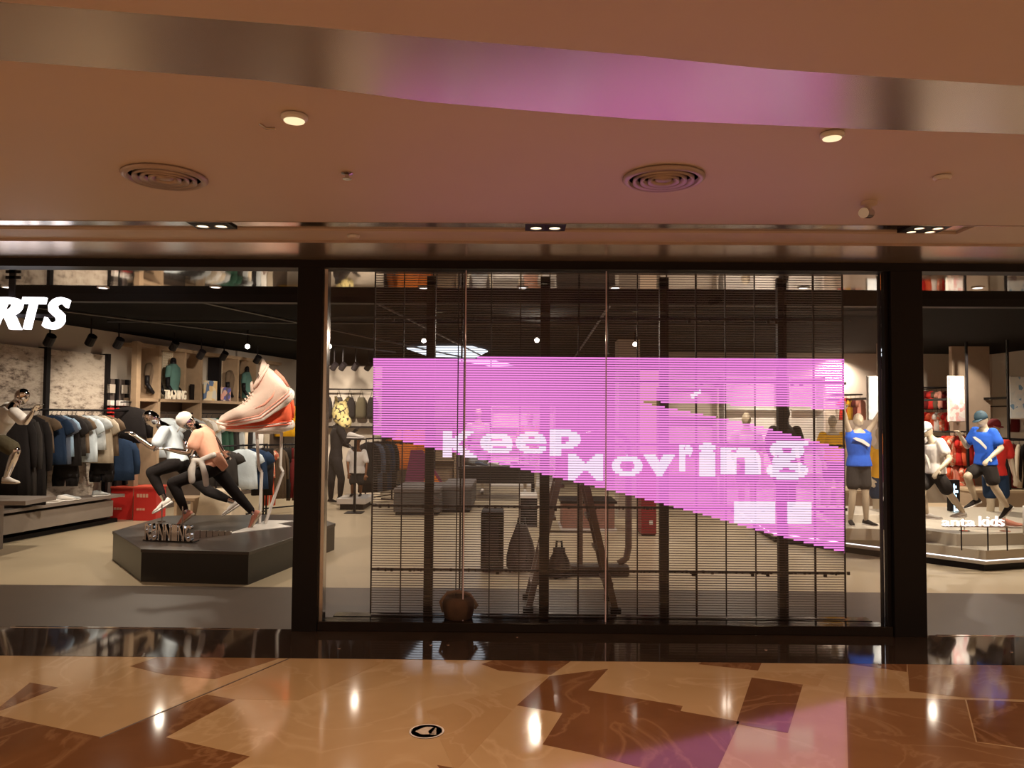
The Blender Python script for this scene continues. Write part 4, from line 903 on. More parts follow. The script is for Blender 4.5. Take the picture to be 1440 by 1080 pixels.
floor_rack('clothes_rack', 'black clothes rack with coral and dark clothes beside the left column', (qa.x, qa.y), (qb.x, qb.y), qa.z)
for f, cl, k, sx, sz, lb in ((.05, 'coral_print', 'tee', .62, .72, 'coral patterned top between the legs of the white stand'), (.10, 'white', 'vest', .4, .4, 'small white vest at the left end of the coral rack'), (.30, 'brown', 'coat', .5, .85, 'brown long coat next to the coral patterned top'), (.42, 'charcoal', 'trousers', .6, .9, 'charcoal trousers on the coral rack'),
                          (.5, 'maroon', 'trousers', .5, .9, 'maroon trousers in the middle of the coral rack'), (.56, 'brown', 'trousers', .5, .95, 'brown trousers left of the orange tee on the coral rack'), (.68, 'coral', 'long_tee', .55, .95, 'bright orange long tee beside the left column'), (.80, 'red', 'long_tee', .5, .9, 'red long tee hidden partly by the left column')):
    q = qa.lerp(qb, f); garment('garment' if k not in ('trousers', 'coat') else k, k, F_[cl], (q.x, q.y, qa.z - .06), .3, (sx * 1.0, 1, sz), lb, 'clothes on the coral rack')
q = qa.lerp(qb, .07); garment('trousers', 'trousers', F_['coral'], (q.x, q.y + .12, qa.z - .5), .2, (.6, 1, .55), 'orange trousers hanging below the coral patterned top', None)
# white low display cube and slanted board behind the podium
p = at(296, 690, 11.2)
t = thing('display_table', 'low white draped display table behind the runners', 'table', (p.x, 11.5, 0)); MB().hexa([V((p.x - .25, 11.2, 0)), V((p.x + .35, 11.2, 0)), V((p.x + .35, 11.8, 0)), V((p.x - .25, 11.8, 0)), V((p.x - .17, 11.25, .58)), V((p.x + .25, 11.25, .58)), V((p.x + .25, 11.75, .58)), V((p.x - .17, 11.75, .58))]).build('cloth', F_['cream'], t, bevel=.02)
MB().box(p.x - .6, p.x - .27, 11.3, 11.7, .42, .46).box(p.x - .58, p.x - .54, 11.32, 11.68, 0, .42).box(p.x - .34, p.x - .30, 11.32, 11.68, 0, .42).build('side_shelf', M_wood, t)
# ================================================================== BETWEEN LEFT COLUMN AND SCREEN
J = dict(head=(479, 583, 14.9), neck=(476, 597, 15.0), chest=(474, 612, 15.0), pelvis=(472, 645, 15.0), sl=(478, 603, 14.8), sr=(472, 602, 15.2), hl=(474, 648, 14.9), hr=(469, 648, 15.1),
         el=(488, 620, 14.7), wl=(497, 608, 14.6), er=(480, 622, 15.2), wr=(492, 628, 15.0), kl=(480, 673, 14.9), al=(478, 699, 14.9), kr=(466, 675, 15.1), ar=(465, 702, 15.1), face=V((1, -.4, 0)))
t = figure('black-clad mannequin with a yellow patterned hood, just right of the left column', J, 1.02, M_black, F_['black'], F_['black'], (F_['black'], M_black), None, sleeve=1.5, pant_len=1.9, vox=.013)
mb = MB(); hc = at(479, 582, 14.9); mb.ell(hc + V((0, 0, .02)), ((.17, 0, 0), (0, .17, 0), (0, 0, .24))); mb.ell(hc + V((.1, -.05, -.16)), ((.13, 0, 0), (0, .12, 0), (0, 0, .14))); mb.chain([(hc + V((.05, -.02, .18)), .06), (hc + V((.17, -.05, .33)), .02)]); mb.chain([(hc + V((-.05, -.02, .18)), .06), (hc + V((-.10, -.05, .33)), .02)])
mb.blob('hood', F_['yellow_print'], t, .016)
bx = at(490, 695, 14.3); pl = thing('display_plinth', 'low white plinth with the white-tee kid mannequin, left of the screen', 'plinth', (bx.x + .2, 14.2, 0)); MB().box(bx.x - .1, bx.x + .42, 13.8, 14.6, .10, .205).build('slab', M_white, pl, bevel=.01); MB().box(bx.x - .05, bx.x + .37, 13.85, 14.55, 0, .10).build('base', M_black, pl)
J = dict(head=(504, 618, 14.2), neck=(503, 630, 14.2), chest=(502, 642, 14.2), pelvis=(501, 664, 14.2), sl=(512, 635, 14.2), sr=(493, 635, 14.2), hl=(506, 667, 14.2), hr=(496, 667, 14.2),
         el=(516, 652, 14.1), wl=(514, 668, 14.0), er=(489, 650, 14.1), wr=(490, 666, 14.0), kl=(507, 681, 14.15), al=(507, 694, 14.2), kr=(496, 681, 14.1), ar=(495, 694, 14.15), face=V((0, -1, 0)))
figure('small dark mannequin in a long white tee with a chest line, on the white plinth', J, .66, mat('bronze_skin', (.16, .06, .02), .35, .6), F_['white'], F_['black'], (F_['black'], M_white), None, sleeve=.8, pant_len=.8, loose=.05)
p = at(500, 617, 13.4); t = thing('shoe_riser', 'black riser with a white sneaker in front of the hooded mannequin', 'stand', (p.x, 13.4, 0)); MB().box(p.x - .02, p.x + .02, 13.38, 13.42, .01, p.z - .02).build('post', M_black, t); MB().box(p.x - .14, p.x + .17, 13.28, 13.52, p.z - .02, p.z).build('top', M_black, t); MB().box(p.x - .15, p.x + .15, 13.25, 13.55, 0, .012).build('foot', M_black, t)
small_shoe('sneaker', V((p.x - .14, 13.4, p.z + .001)), V((1, -.1, 0)), F_['white'], 'white sneaker on the black riser right of the left column', None, 1.15)
ra_, rb_ = at(515, 620, 14.6), at(552, 620, 15.4); floor_rack('clothes_rack', 'black rack of long dark coats at the left edge of the screen', (ra_.x, ra_.y), (rb_.x, rb_.y), 1.25)
for i, f in enumerate((.08, .26, .44, .62, .8)): q = ra_.lerp(rb_, f); garment('coat', 'coat', F_[('black', 'slate', 'charcoal', 'navy', 'black')[i]], (q.x, q.y, 1.18), .3, (.75, 1, .95), ['black', 'slate blue', 'charcoal', 'navy', 'black'][i] + ' long coat, ' + names[i] + ' from the left on the rack by the screen edge', 'dark coats by the screen edge')
A_, B__, Y_ = at(452, 600, 16.6).x, at(536, 600, 16.6).x, 16.6
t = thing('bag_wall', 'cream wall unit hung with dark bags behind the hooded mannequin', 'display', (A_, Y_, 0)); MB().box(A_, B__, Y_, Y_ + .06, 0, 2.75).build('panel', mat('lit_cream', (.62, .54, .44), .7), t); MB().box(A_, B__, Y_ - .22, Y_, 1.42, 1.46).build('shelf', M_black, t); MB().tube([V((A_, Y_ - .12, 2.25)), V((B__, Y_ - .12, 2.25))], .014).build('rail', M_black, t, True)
for i in range(5): xx = A_ + (B__ - A_) * (i + .6) / 5.3; tg = MB().loft([ring(xx, z, w_, .06, 14, .2, i, cy=Y_ - .12) for z, w_ in ((1.62, .10), (1.70, .12), (1.95, .11), (2.08, .07))]).tube([V((xx - .05, Y_ - .12, 2.05)), V((xx, Y_ - .12, 2.27)), V((xx + .05, Y_ - .12, 2.05))], .008).build('hanging_bag', F_[('black', 'charcoal', 'black', 'olive', 'black')[i]], None, True); tag(tg, names[i] + ' dark bag from the left on the cream wall behind the hooded mannequin', 'bag', 'bags on the cream wall')
# slanted light boards
def slant(a, b, Y, label, wdt=.22):
    p, q = at(*a, Y), at(*b, Y); t = MB().hexa([p + V((-wdt / 2, 0, 0)), p + V((wdt / 2, 0, 0)), p + V((wdt / 2, .04, 0)), p + V((-wdt / 2, .04, 0)), q + V((-wdt / 2, 0, 0)), q + V((wdt / 2, 0, 0)), q + V((wdt / 2, .04, 0)), q + V((-wdt / 2, .04, 0))]).build('leaning_board', mat('pale_board', (.42, .38, .32), .4)); return tag(t, label, 'board')
# orange jackets, seen below the pink picture
garment('jacket', 'jacket', F_['orange'], at(568, 604, 17.55) * 1.0, 0, (1.35, 1, 1.25), 'orange jacket facing out just below the left end of the pink picture', 'orange jackets', None)
garment('jacket', 'jacket', F_['orange'], at(590, 604, 17.6), 0, (.9, 1, .9), 'orange jacket further right under the pink picture, by the black upright', 'orange jackets', None)
pa2, pb2 = at(548, 600, 17.6), at(612, 600, 17.6); floor_rack('clothes_rack', 'tall black rack holding the orange jackets behind the screen', (pa2.x, pa2.y), (pb2.x, pb2.y), at(568, 599, 17.6).z)
p = at(600, 662, 16.6); t = thing('display_sign', 'orange and purple angular display board behind the grey bench', 'sign', (p.x, 16.6, 0))
MB().prism([(0, 0), (.55, 0), (.3, .9), (.0, .6)], 0, .03); o = MB().hexa([V((p.x - .5, 16.6, .1)), V((p.x + .45, 16.6, .1)), V((p.x + .45, 16.66, .1)), V((p.x - .5, 16.66, .1)), V((p.x - .35, 16.6, .95)), V((p.x - .1, 16.6, .95)), V((p.x - .1, 16.66, .95)), V((p.x - .35, 16.66, .95))]).build('board', mat('plum', (.20, .03, .10), .5), t)
MB().hexa([V((p.x - .1, 16.56, .1)), V((p.x + .4, 16.56, .1)), V((p.x + .4, 16.6, .1)), V((p.x - .1, 16.6, .1)), V((p.x + .0, 16.56, .5)), V((p.x + .12, 16.56, .5)), V((p.x + .12, 16.6, .5)), V((p.x + .0, 16.6, .5))]).build('orange_wedge', F_['orange'], t); MB().box(p.x - .5, p.x + .45, 16.5, 16.8, 0, .1).build('foot', M_black, t)
# grey seating blocks
def bench(x0_, x1_, y0_, y1_, z, label, grp='grey seating blocks'):
    t = thing('seat_block', label, 'bench', ((x0_ + x1_) / 2, (y0_ + y1_) / 2, 0), grp)
    MB().box(x0_ + .03, x1_ - .03, y0_ + .03, y1_ - .03, 0, .05).build('plinth', M_black, t); MB().box(x0_, x1_, y0_, y1_, .05, z - .09).build('base', M_grey, t, bevel=.01); MB().box(x0_ - .005, x1_ + .005, y0_ - .005, y1_ + .005, z - .085, z).build('cushion', mat('grey_cushion', (.14, .12, .115), .9, 0, .1, 5), t, bevel=.02)
bench(at(563, 0, 13.1).x, at(626, 0, 13.1).x, 13.1, 14.4, .46, 'dark grey seating block on the left, behind the screen'); bench(at(628, 0, 13.7).x, at(670, 0, 13.7).x, 13.6, 15.2, .46, 'grey seating block on the right, touching the darker one')
# black shoe table
tx0, tx1, tY = at(651, 0, 15.6).x, at(757, 0, 15.6).x, 15.6
t = thing('shoe_table', 'black display table with sneakers on top, under the pink picture', 'table', ((tx0 + tx1) / 2, tY + .5, 0)); MB().box(tx0, tx1, tY, tY + 1.1, .60, .66).build('top', M_blackgloss, t, bevel=.006); MB().box(tx0 + .02, tx1 - .02, tY + .04, tY + 1.06, .34, .60).build('drawer_box', M_black, t)
for a in (tx0 + .04, tx1 - .04):
    for b in (tY + .05, tY + 1.05): MB().box(a - .025, a + .025, b - .025, b + .025, 0, .34).build('leg', M_black, t)
for i, (f, cl) in enumerate(((.12, 'charcoal'), (.28, 'slate'), (.44, 'white'), (.58, 'palegrey'), (.74, 'charcoal'), (.88, 'white'))):
    small_shoe('sneaker', V((tx0 + (tx1 - tx0) * f - .1, tY + .2, .661)), V((1, -.25, 0)), F_[cl], f'{["charcoal", "slate", "white", "pale grey", "charcoal", "white"][i]} sneaker on the black shoe table, {names[i]} from the left', 'sneakers on the shoe table', 1.1)
# things close behind the glass
def px(v, Y): return at(v, 640, Y).x
t = thing('display_box', 'tall black box standing on the floor behind the screen, left of the ladder', 'box', (px(692, 8.42), 8.6, 0)); MB().box(px(677, 8.42), px(709, 8.42), 8.42, 8.75, .012, .64).build('body', M_blackgloss, t, bevel=.01); MB().box(px(678, 8.42), px(708, 8.42), 8.40, 8.76, .64, .66).build('lid', M_black, t); MB().box(px(680, 8.42), px(706, 8.42), 8.44, 8.72, 0, .012).build('foot', M_black, t)
MB().box(px(684, 8.42), px(702, 8.42), 8.408, 8.42, .12, .55).build('front_panel', M_frame, t)
t = thing('display_cube', 'small dark cube with a bright white top, left of the ladder', 'box', (px(744, 11.9), 12.2, 0)); MB().box(px(732, 11.9), px(756, 11.9), 11.9, 12.5, 0, .44).build('body', M_black, t); MB().box(px(732, 11.9), px(756, 11.9), 11.9, 12.5, .44, .47).build('top', M_white, t)
def softbag(name, label, c, w_, h_, d_, m, top=.35):
    t = thing(name, label, 'bag', c); mb = MB(); c = V(c)
    for z, k in ((.03, 1), (h_ * .35, 1.02), (h_ * .7, .75), (h_ * .95, top)): pass
    mb.loft([ring(c.x, c.z + z, w_ * k, d_ * k, 20, .5, z * 9, cy=c.y) for z, k in ((0, .85), (.03, 1), (h_ * .3, 1.0), (h_ * .6, .8), (h_ * .85, .5), (h_, top))]); mb.build('body', m, t, True)
    mb = MB().tube([c + V((-w_ * .25, 0, h_ * .95)), c + V((-w_ * .2, 0, h_ + .07)), c + V((w_ * .2, 0, h_ + .07)), c + V((w_ * .25, 0, h_ * .95))], .012); mb.build('handle', M_black, t, True)
    MB().box(c.x - w_ * .4, c.x + w_ * .4, c.y - d_ * 1.02, c.y - d_ * .96, c.z + h_ * .22, c.z + h_ * .4).build('pocket', M_frame, t); return t
M_bag = mat('bag_cloth', (.05, .035, .03), .85, 0, .3, 12, .4, 14)
softbag('tote_bag', 'dark brown soft tote bag narrowing upward, left of the ladder', (px(734, 8.5), 8.6, 0), .165, .50, .14, M_bag)
softbag('backpack', 'dark round backpack on the floor between the ladder legs', (px(788, 8.1), 8.25, 0), .13, .30, .12, mat('pack_cloth', (.035, .026, .024), .8, 0, .2, 12), .5)
# anti-theft gate
Y = 8.35; t = thing('security_gate', 'tan rounded anti-theft gate frame standing between the ladder and red box', 'gate', (px(845, Y), Y, 0)); M_gate = mat('gate_tan', (.22, .15, .11), .4)
z0_ = .09; pts = [V((px(884, Y), Y, 1.45)), V((px(884, Y), Y, .28)), V((px(882, Y), Y, .2)), V((px(874, Y), Y, .16))]
MB().tube([V((px(884, Y), Y, 1.40)), V((px(884, Y), Y, .30)), V((px(881, Y), Y, .18)), V((px(870, Y), Y, .12))], .037, 10).build('upright', M_gate, t, True); MB().box(px(800, Y), px(884, Y), Y - .09, Y + .09, 0, .11).build('base', mat('gate_base', (.05, .035, .03), .5), t, bevel=.02)
MB().tube([V((px(884, Y), Y, 1.40)), V((px(876, Y), Y, 1.5)), V((px(850, Y), Y, 1.54)), V((px(824, Y), Y, 1.5)), V((px(816, Y), Y, 1.40)), V((px(816, Y), Y, .1))], .032, 10).build('loop', M_gate, t, True)
# A-frame ladder, seen from the side
YL = 6.72; M_al = mat('ladder_metal', (.20, .14, .11), .35, .6); lad = thing('step_ladder', 'open A-frame step ladder standing just behind the screen', 'ladder', (px(805, YL), YL + .2, 0))
apx = at(805, 616, YL); fl, frr = px(744, YL), px(866, YL)
for (fx, nm) in ((fl, 'front_rail'), (frr, 'rear_rail')):
    for dy in (0, .42):
        a = V((fx, YL + dy * (1.15 if 1 else 1), .02)); b = V((apx.x + (-.03 if fx < apx.x else .03), YL + .03 + dy * .85, apx.z)); d = (b - a)
        w_ = V((.028, 0, 0)); h_ = V((0, .018, 0)); MB().hexa([a - w_ - h_, a + w_ - h_, a + w_ + h_, a - w_ + h_, b - w_ - h_, b + w_ - h_, b + w_ + h_, b - w_ + h_]).build(nm, M_al, lad)
        MB().box(a.x - .045, a.x + .045, a.y - .03, a.y + .03, 0.001, .05).build('rubber_foot', M_black, lad)
    for k in range(5):
        f = (k + .8) / 5.3; xx = fx + (apx.x - fx) * f; zz = .02 + (apx.z - .02) * f
        MB().box(xx - .04, xx + .04, YL + .02, YL + .43, zz - .012, zz + .012).build('step', M_al, lad)
MB().box(apx.x - .09, apx.x + .09, YL, YL + .42, apx.z, apx.z + .03).build('top_platform', M_al, lad); MB().tube([V((fl + (apx.x - fl) * .45, YL, .02 + apx.z * .45)), V((frr + (apx.x - frr) * .45, YL, .02 + apx.z * .45))], .006).build('spreader', M_al, lad)
# low plinth, red box, pillar
t = thing('low_plinth', 'low pinkish plinth with a dark top seen between the ladder legs', 'plinth', (px(828, 11.5), 12, 0)); MB().box(px(789, 11.5), px(868, 11.5), 11.5, 12.3, .40, .44).build('top', M_black, t); MB().box(px(792, 11.5), px(865, 11.5), 11.54, 12.26, .03, .40).build('body', mat('pink_stone', (.36, .19, .15), .6, 0, .3, 10), t); MB().box(px(789, 11.5), px(868, 11.5), 11.5, 12.3, 0, .03).build('white_edge', M_white, t)
t = thing('red_pillar_box', 'tall red box with small white mark right of the ladder', 'box', (px(912, 11.1), 11.3, 0)); MB().box(px(902, 11.1), px(923, 11.1), 11.1, 11.5, .02, 1.15).build('body', mat('dark_red', (.26, .012, .02), .4), t, bevel=.006); MB().box(px(913, 11.1), px(918, 11.1), 11.094, 11.1, .16, .22).build('white_mark', M_white, t); MB().box(px(903, 11.1), px(922, 11.1), 11.12, 11.48, 0, .02).build('foot', M_black, t)
tag(MB().box(px(870, 13.0), px(900, 13.0), 13.0, 13.5, 0, 3.02).build('pillar', M_cream), 'pale square pillar behind the ladder, left of the red box', 'pillar')
# deeper shop seen through the slats: shelves and forms
for (a, b, Y_, zt, lb, mm) in ((690, 780, 18.6, 1.95, 'tall white lit wall unit behind the word Keep', M_white), (560, 640, 19.6, 2.2, 'dark brown wall unit behind the left of the pink picture', M_wood), (930, 1010, 15.0, 2.3, 'cream wall unit behind the middle of the pink wedge', M_cream), (1020, 1100, 15.0, 2.5, 'white wall unit with shelves behind the letters ing', M_white), (1112, 1160, 15.0, 2.5, 'white lit wall unit behind the dark hanging coat', M_white)):
    t = thing('wall_unit', lb, 'shelf', (px((a + b) / 2, Y_), Y_ + .2, 0)); A_, B__ = px(a, Y_), px(b, Y_)
    MB().box(A_, B__, Y_ + .36, Y_ + .40, 0, zt).build('back_panel', mm, t)
    for s_ in (A_, B__): MB().box(s_ - .02, s_ + .02, Y_, Y_ + .4, 0, zt).build('side_panel', mm, t)
    for k in range(5): MB().box(A_, B__, Y_, Y_ + .38, zt * k / 4.0 * .985, zt * k / 4.0 * .985 + .03).build('shelf', mm, t)
def standing(label, pxx, Y_, z0_, s, shirt, pants, skin=M_skin, grp=None, group_=None, hat=None):
    o = V((at(pxx, 640, Y_).x, Y_, z0_)); q = lambda x, y, z: o + V((x, y, z)) * s
    J = dict(head=q(0, 0, 1.68), neck=q(0, 0, 1.52), chest=q(0, 0, 1.30), pelvis=q(0, 0, .95), sl=q(.18, 0, 1.42), sr=q(-.18, 0, 1.42), hl=q(.09, 0, .90), hr=q(-.09, 0, .90), el=q(.26, .02, 1.15), wl=q(.22, -.12, .92), er=q(-.26, .02, 1.15), wr=q(-.22, -.12, .92),
             kl=q(.10, -.02, .50), al=q(.10, 0, .09), kr=q(-.10, -.04, .50), ar=q(-.10, 0, .09), face=V((0, -1, 0)))
    return figure(label, J, s, skin, shirt, pants, (F_['white'], M_white), grp, sleeve=.6, pant_len=.6, vox=.016, hat=hat)
standing('dark-shirted mannequin glimpsed through the see-through wedge of the screen', 1104, 12.6, .0, 1.06, F_['black'], F_['black'], M_black)
standing('white-clad mannequin glimpsed left in the see-through wedge of the screen', 1050, 13.2, 0, 1.0, F_['white'], F_['slate'])
standing('yellow-shirted small mannequin seen through the right end of the wedge', 1171, 11.2, .35, .78, F_['yellow'], F_['black'])
standing('white-clad mannequin behind the word Keep', 672, 17.0, 0, 1.05, F_['white'], F_['palegrey']); standing('pale mannequin behind the letter p of the word Keep', 745, 17.0, 0, 1.0, F_['peach'], F_['white'])

# ================================================================== KIDS DISPLAY on the right
low = [gp(1387, 804, 0), gp(1187, 777, 0), gp(1085, 762, 0), V((3.6, 12.0, 0)), V((8.2, 12.0, 0)), gp(1560, 792, 0)]
kd = thing('kids_podium', 'pale stepped podium with a light strip under its edge, on the right', 'podium', (5.2, 10, 0))
lp = [(p.x, p.y) for p in low]; cx_, cy_ = 5.3, 10.2
MB().prism([(cx_ + (x - cx_) * .975, cy_ + (y - cy_) * .975) for x, y in lp], 0, .075).build('recessed_base', M_black, kd)
M_pale = mat('podium_pale', (.50, .45, .37), .45, 0, .05, 2)
MB().prism([(cx_ + (x - cx_) * .992, cy_ + (y - cy_) * .992) for x, y in lp], .075, .115).build('lower_edge', M_pale, kd)
MB().prism([(cx_ + (x - cx_) * .997, cy_ + (y - cy_) * .997) for x, y in lp], .115, .127).build('light_strip', emit('strip_light', (1, .95, .95), 2.2), kd)
MB().prism(lp, .127, .233).build('lower_step', M_pale, kd, bevel=.003)
up_ = [gp(1180, 743, .37), gp(1298, 745, .37), gp(1345, 751, .37), gp(1392, 751, .37), gp(1560, 745, .37), V((7.8, 11.8, 0)), V((4.2, 11.8, 0))]
MB().prism([(p.x, p.y) for p in up_], .233, .37).build('upper_step', M_pale, kd, bevel=.003)
bk = MB().box(px(1187, 9.9), px(1250, 9.9), 9.9, 10.6, .37, .47); bk.build('rear_step', M_pale, kd)
# lit word
SYk = 8.72; t = thing('word_sign', 'glowing white words on thin posts at the front of the kids podium', 'sign', at(1387, 767, SYk)); M_ws = emit('kids_sign', (1, .93, .90), 1.1, (.8, .8, .8))
for s_, a, b, y0_, y1_ in (('anta', 1325, 1371, 740, 730), ('kids', 1377, 1412, 740, 726)):
    O = at(a, y0_, SYk); letters('word', s_, M_ws, t, O, at(b, y0_, SYk) - O, at(a, y1_, SYk) - O, V((0, 1, 0)), .0, .03)
zt = at(1387, 740, SYk).z
for a in (1350, 1387, 1414): MB().tube([V((px(a, SYk), SYk, .233)), V((px(a, SYk), SYk, zt))], .008, 6).build('post', M_black, t)
MB().box(px(1324, SYk), px(1415, SYk), SYk - .01, SYk + .02, zt - .012, zt).build('rail', M_steel, t)
K = .37; M_stripe = M_white
def swoosh(o, u, w_, n_, fig_, nm='chest_print'):
    """a tapering white stroke printed across the chest"""
    pts = [o + u * a + w_ * b for a, b in ((0, .03), (.05, .05), (.15, .035), (.26, -.03), (.25, -.075), (.13, -.02), (.05, .0))]
    m_ = MB(); k = len(pts); m_.add([p + n_ * .004 for p in pts] + [p - n_ * .02 for p in pts], [tuple(range(k)), tuple(range(k, 2 * k))[::-1]] + [(i, (i + 1) % k, k + (i + 1) % k, k + i) for i in range(k)]); return m_.build(nm, F_['white'], fig_)
# standing kid, arms raised
Yk = 9.4
J = dict(head=(1207, 591, Yk), neck=(1207, 604, Yk), chest=(1207, 620, Yk), pelvis=(1208, 654, Yk), sl=(1219, 609, Yk), sr=(1195, 609, Yk), hl=(1215, 658, Yk), hr=(1200, 658, Yk), el=(1229, 595, Yk - .05), wl=(1238, 578, Yk - .1), er=(1190, 594, Yk - .05), wr=(1187, 577, Yk - .1),
         kl=(1217, 696, Yk - .03), al=(1218, 731, Yk), kr=(1199, 696, Yk - .03), ar=(1196, 731, Yk), face=V((0, -1, -.05)))
fg = figure('kid mannequin in a blue tank top raising both arms, left of the right column', J, .76, M_skin, F_['blue'], F_['charcoal'], (F_['charcoal'], M_white), 'kid mannequins on the podium', sleeve=0, pant_len=.62, loose=.02, shoe_dir={'l': V((.5, -1, 0)), 'r': V((-.25, -1, 0))}, hands_up={'l': V((0, 1, 0)), 'r': V((0, 1, 0))}, curl=.15)
swoosh(at(1200, 619, Yk - .135), V((.75, 0, -.1)), V((0, 0, .75)), V((0, -1, 0)), fg)
# white tee runner
Yk = 9.15
J = dict(head=(1303, 604, Yk), neck=(1309, 617, Yk), chest=(1314, 632, Yk), pelvis=(1316, 664, Yk), sl=(1322, 622, Yk - .12), sr=(1306, 620, Yk + .14), hl=(1319, 668, Yk - .06), hr=(1311, 668, Yk + .07), el=(1335, 646, Yk - .2), wl=(1320, 662, Yk - .26), er=(1298, 640, Yk + .2), wr=(1284, 630, Yk + .15),
         kl=(1335, 694, Yk - .07), al=(1354, 720, Yk), kr=(1296, 685, Yk + .05), ar=(1303, 722, Yk + .05), face=V((-1, -.45, -.05)))
d1, d2 = toe((1372, 724), (1356, 737), Yk), V((1, -.3, 0))
fg = figure('running kid mannequin in a white tee and pale cap, right of the right column', J, .76, M_skin, F_['white'], F_['charcoal'], (F_['white'], M_white), 'kid mannequins on the podium', sleeve=.55, pant_len=.75, shoe_dir={'l': V((-1, -.2, -.3)), 'r': V((1, -.5, 0))}, hat=(F_['palegrey'], None), loose=.012)
swoosh(at(1300, 640, Yk - .16), V((.3, 0, -.5)), V((.3, 0, .5)), V((-.2, -1, 0)), fg)
# blue tee runner
Yk = 9.2
J = dict(head=(1380, 589, Yk), neck=(1384, 602, Yk), chest=(1385, 619, Yk), pelvis=(1386, 652, Yk), sl=(1396, 608, Yk - .10), sr=(1372, 606, Yk + .12), hl=(1391, 656, Yk - .06), hr=(1380, 656, Yk + .07), el=(1408, 630, Yk - .16), wl=(1391, 645, Yk - .26), er=(1360, 628, Yk + .2), wr=(1350, 612, Yk + .1),
         kl=(1399, 686, Yk - .07), al=(1416, 712, Yk), kr=(1360, 670, Yk - .0), ar=(1372, 702, Yk + .1), face=V((-1, -.5, 0)))
d1, d2 = toe((1427, 715), (1411, 730), Yk), toe((1385, 707), (1357, 718), Yk)
fg = figure('running kid mannequin in a blue tee and dark cap, farthest right on the podium', J, .78, M_skin, F_['blue'], F_['charcoal'], (F_['charcoal'], M_white), 'kid mannequins on the podium', sleeve=.6, pant_len=.62, loose=.012, hat=(mat('cap_teal', (.03, .07, .10), .7), None), shoe_dir={'l': d1, 'r': d2}, shoe_up={'l': upv(d1), 'r': upv(d2)})
swoosh(at(1368, 617, Yk - .16), V((.62, 0, -.28)), V((0, 0, .75)), V((-.3, -1, 0)), fg)
for (a, b, lb) in ((1413, 728, 'propping the blue-tee runner'), (1356, 735, 'propping the white-tee runner')):
    p = at(a, b - 6, 9.25); tag(MB().tube([V((p.x, 9.25, K)), V((p.x, 9.25, max(p.z, K + .06)))], .007, 6).lathe(V((p.x, 9.25, K)), [(.06, 0), (.06, .006), (.001, .006)], 16).build('support_rod', M_chrome), 'short thin steel prop on the kids podium ' + lb, 'rod', 'props of the kid runners')
small_shoe('sneaker', gp(1400, 741, K) + V((0, 0, .001)), V((1, -.2, 0)), F_['pink'], 'pink sneaker on the kids podium right of the lit words', None, 1.2)
standing('kid mannequin in a yellow tee standing between the blue tank kid and the right column', 1238, 11.5, .0, .88, F_['yellow'], F_['navy'])
standing('kid mannequin in a red tee and dark cap behind the blue-tee runner', 1399, 11.3, 0, .95, F_['red'], F_['navy'], hat=(F_['maroon'], None))
# low wooden steps behind the kids
for (a, b, Y_, y1_, z1_, lb) in ((1180, 1250, 12.4, 13.2, .55, 'low cream counter with small white shoes behind the yellow-tee kid'), (1300, 1368, 12.3, 13.0, .30, 'low wooden step behind the white-tee runner'), (1372, 1470, 12.6, 13.4, .55, 'wooden step block behind the blue-tee runner')):
    t = thing('wooden_step', lb, 'step', (px((a + b) / 2, Y_), Y_, 0), 'wooden steps behind the kids'); MB().box(px(a, Y_), px(b, Y_), Y_, y1_, z1_ - .04, z1_).build('top', mat('pale_wood', (.55, .43, .29), .5, 0, .1, 8), t); MB().box(px(a + 1, Y_), px(b - 1, Y_), Y_ + .02, y1_, 0, z1_ - .04).build('body', mat('step_side', (.40, .30, .21), .6), t)
for i, a in enumerate((1205, 1214, 1223, 1232, 1241)): small_shoe('sneaker', V((px(a, 12.55) - .1, 12.6, .551)), V((1, -.4, 0)), F_['white' if i % 2 else 'palegrey'], f'{"white" if i % 2 else "pale grey"} small sneaker on the cream counter, {names[i]} from the left', 'small sneakers on the cream counter', .8)
t = thing('stacked_cartons', 'yellow strip and white cartons on the cream counter', 'box', (px(1236, 13.0), 13, .55)); MB().box(px(1226, 12.9), px(1248, 12.9), 12.9, 13.15, .55, .72).build('yellow_carton', F_['yellow'], t); MB().box(px(1226, 12.9), px(1248, 12.9), 12.9, 13.15, .72, .98).build('white_carton', F_['peach'], t)
# vertical lit word post
t = thing('light_post', 'short black post with glowing blue-white vertical letters between the kid runners', 'sign', (px(1342, 11.2), 11.2, 0)); MB().box(px(1336, 11.2), px(1349, 11.2), 11.2, 11.3, 0, at(1342, 675, 11.2).z).build('body', M_black, t); ztp = at(1342, 678, 11.2).z
mb = MB()
for i in range(9): z = .18 + i * (ztp - .2) / 9; mb.box(px(1340, 11.2), px(1340 + (6 if i % 2 else 4), 11.2), 11.192, 11.2, z, z + .035); mb.box(px(1340, 11.2), px(1341.5, 11.2), 11.192, 11.2, z - .03, z + .06)
mb.build('lit_letters', emit('letters_cyan', (.55, .85, 1), 2.5), t)
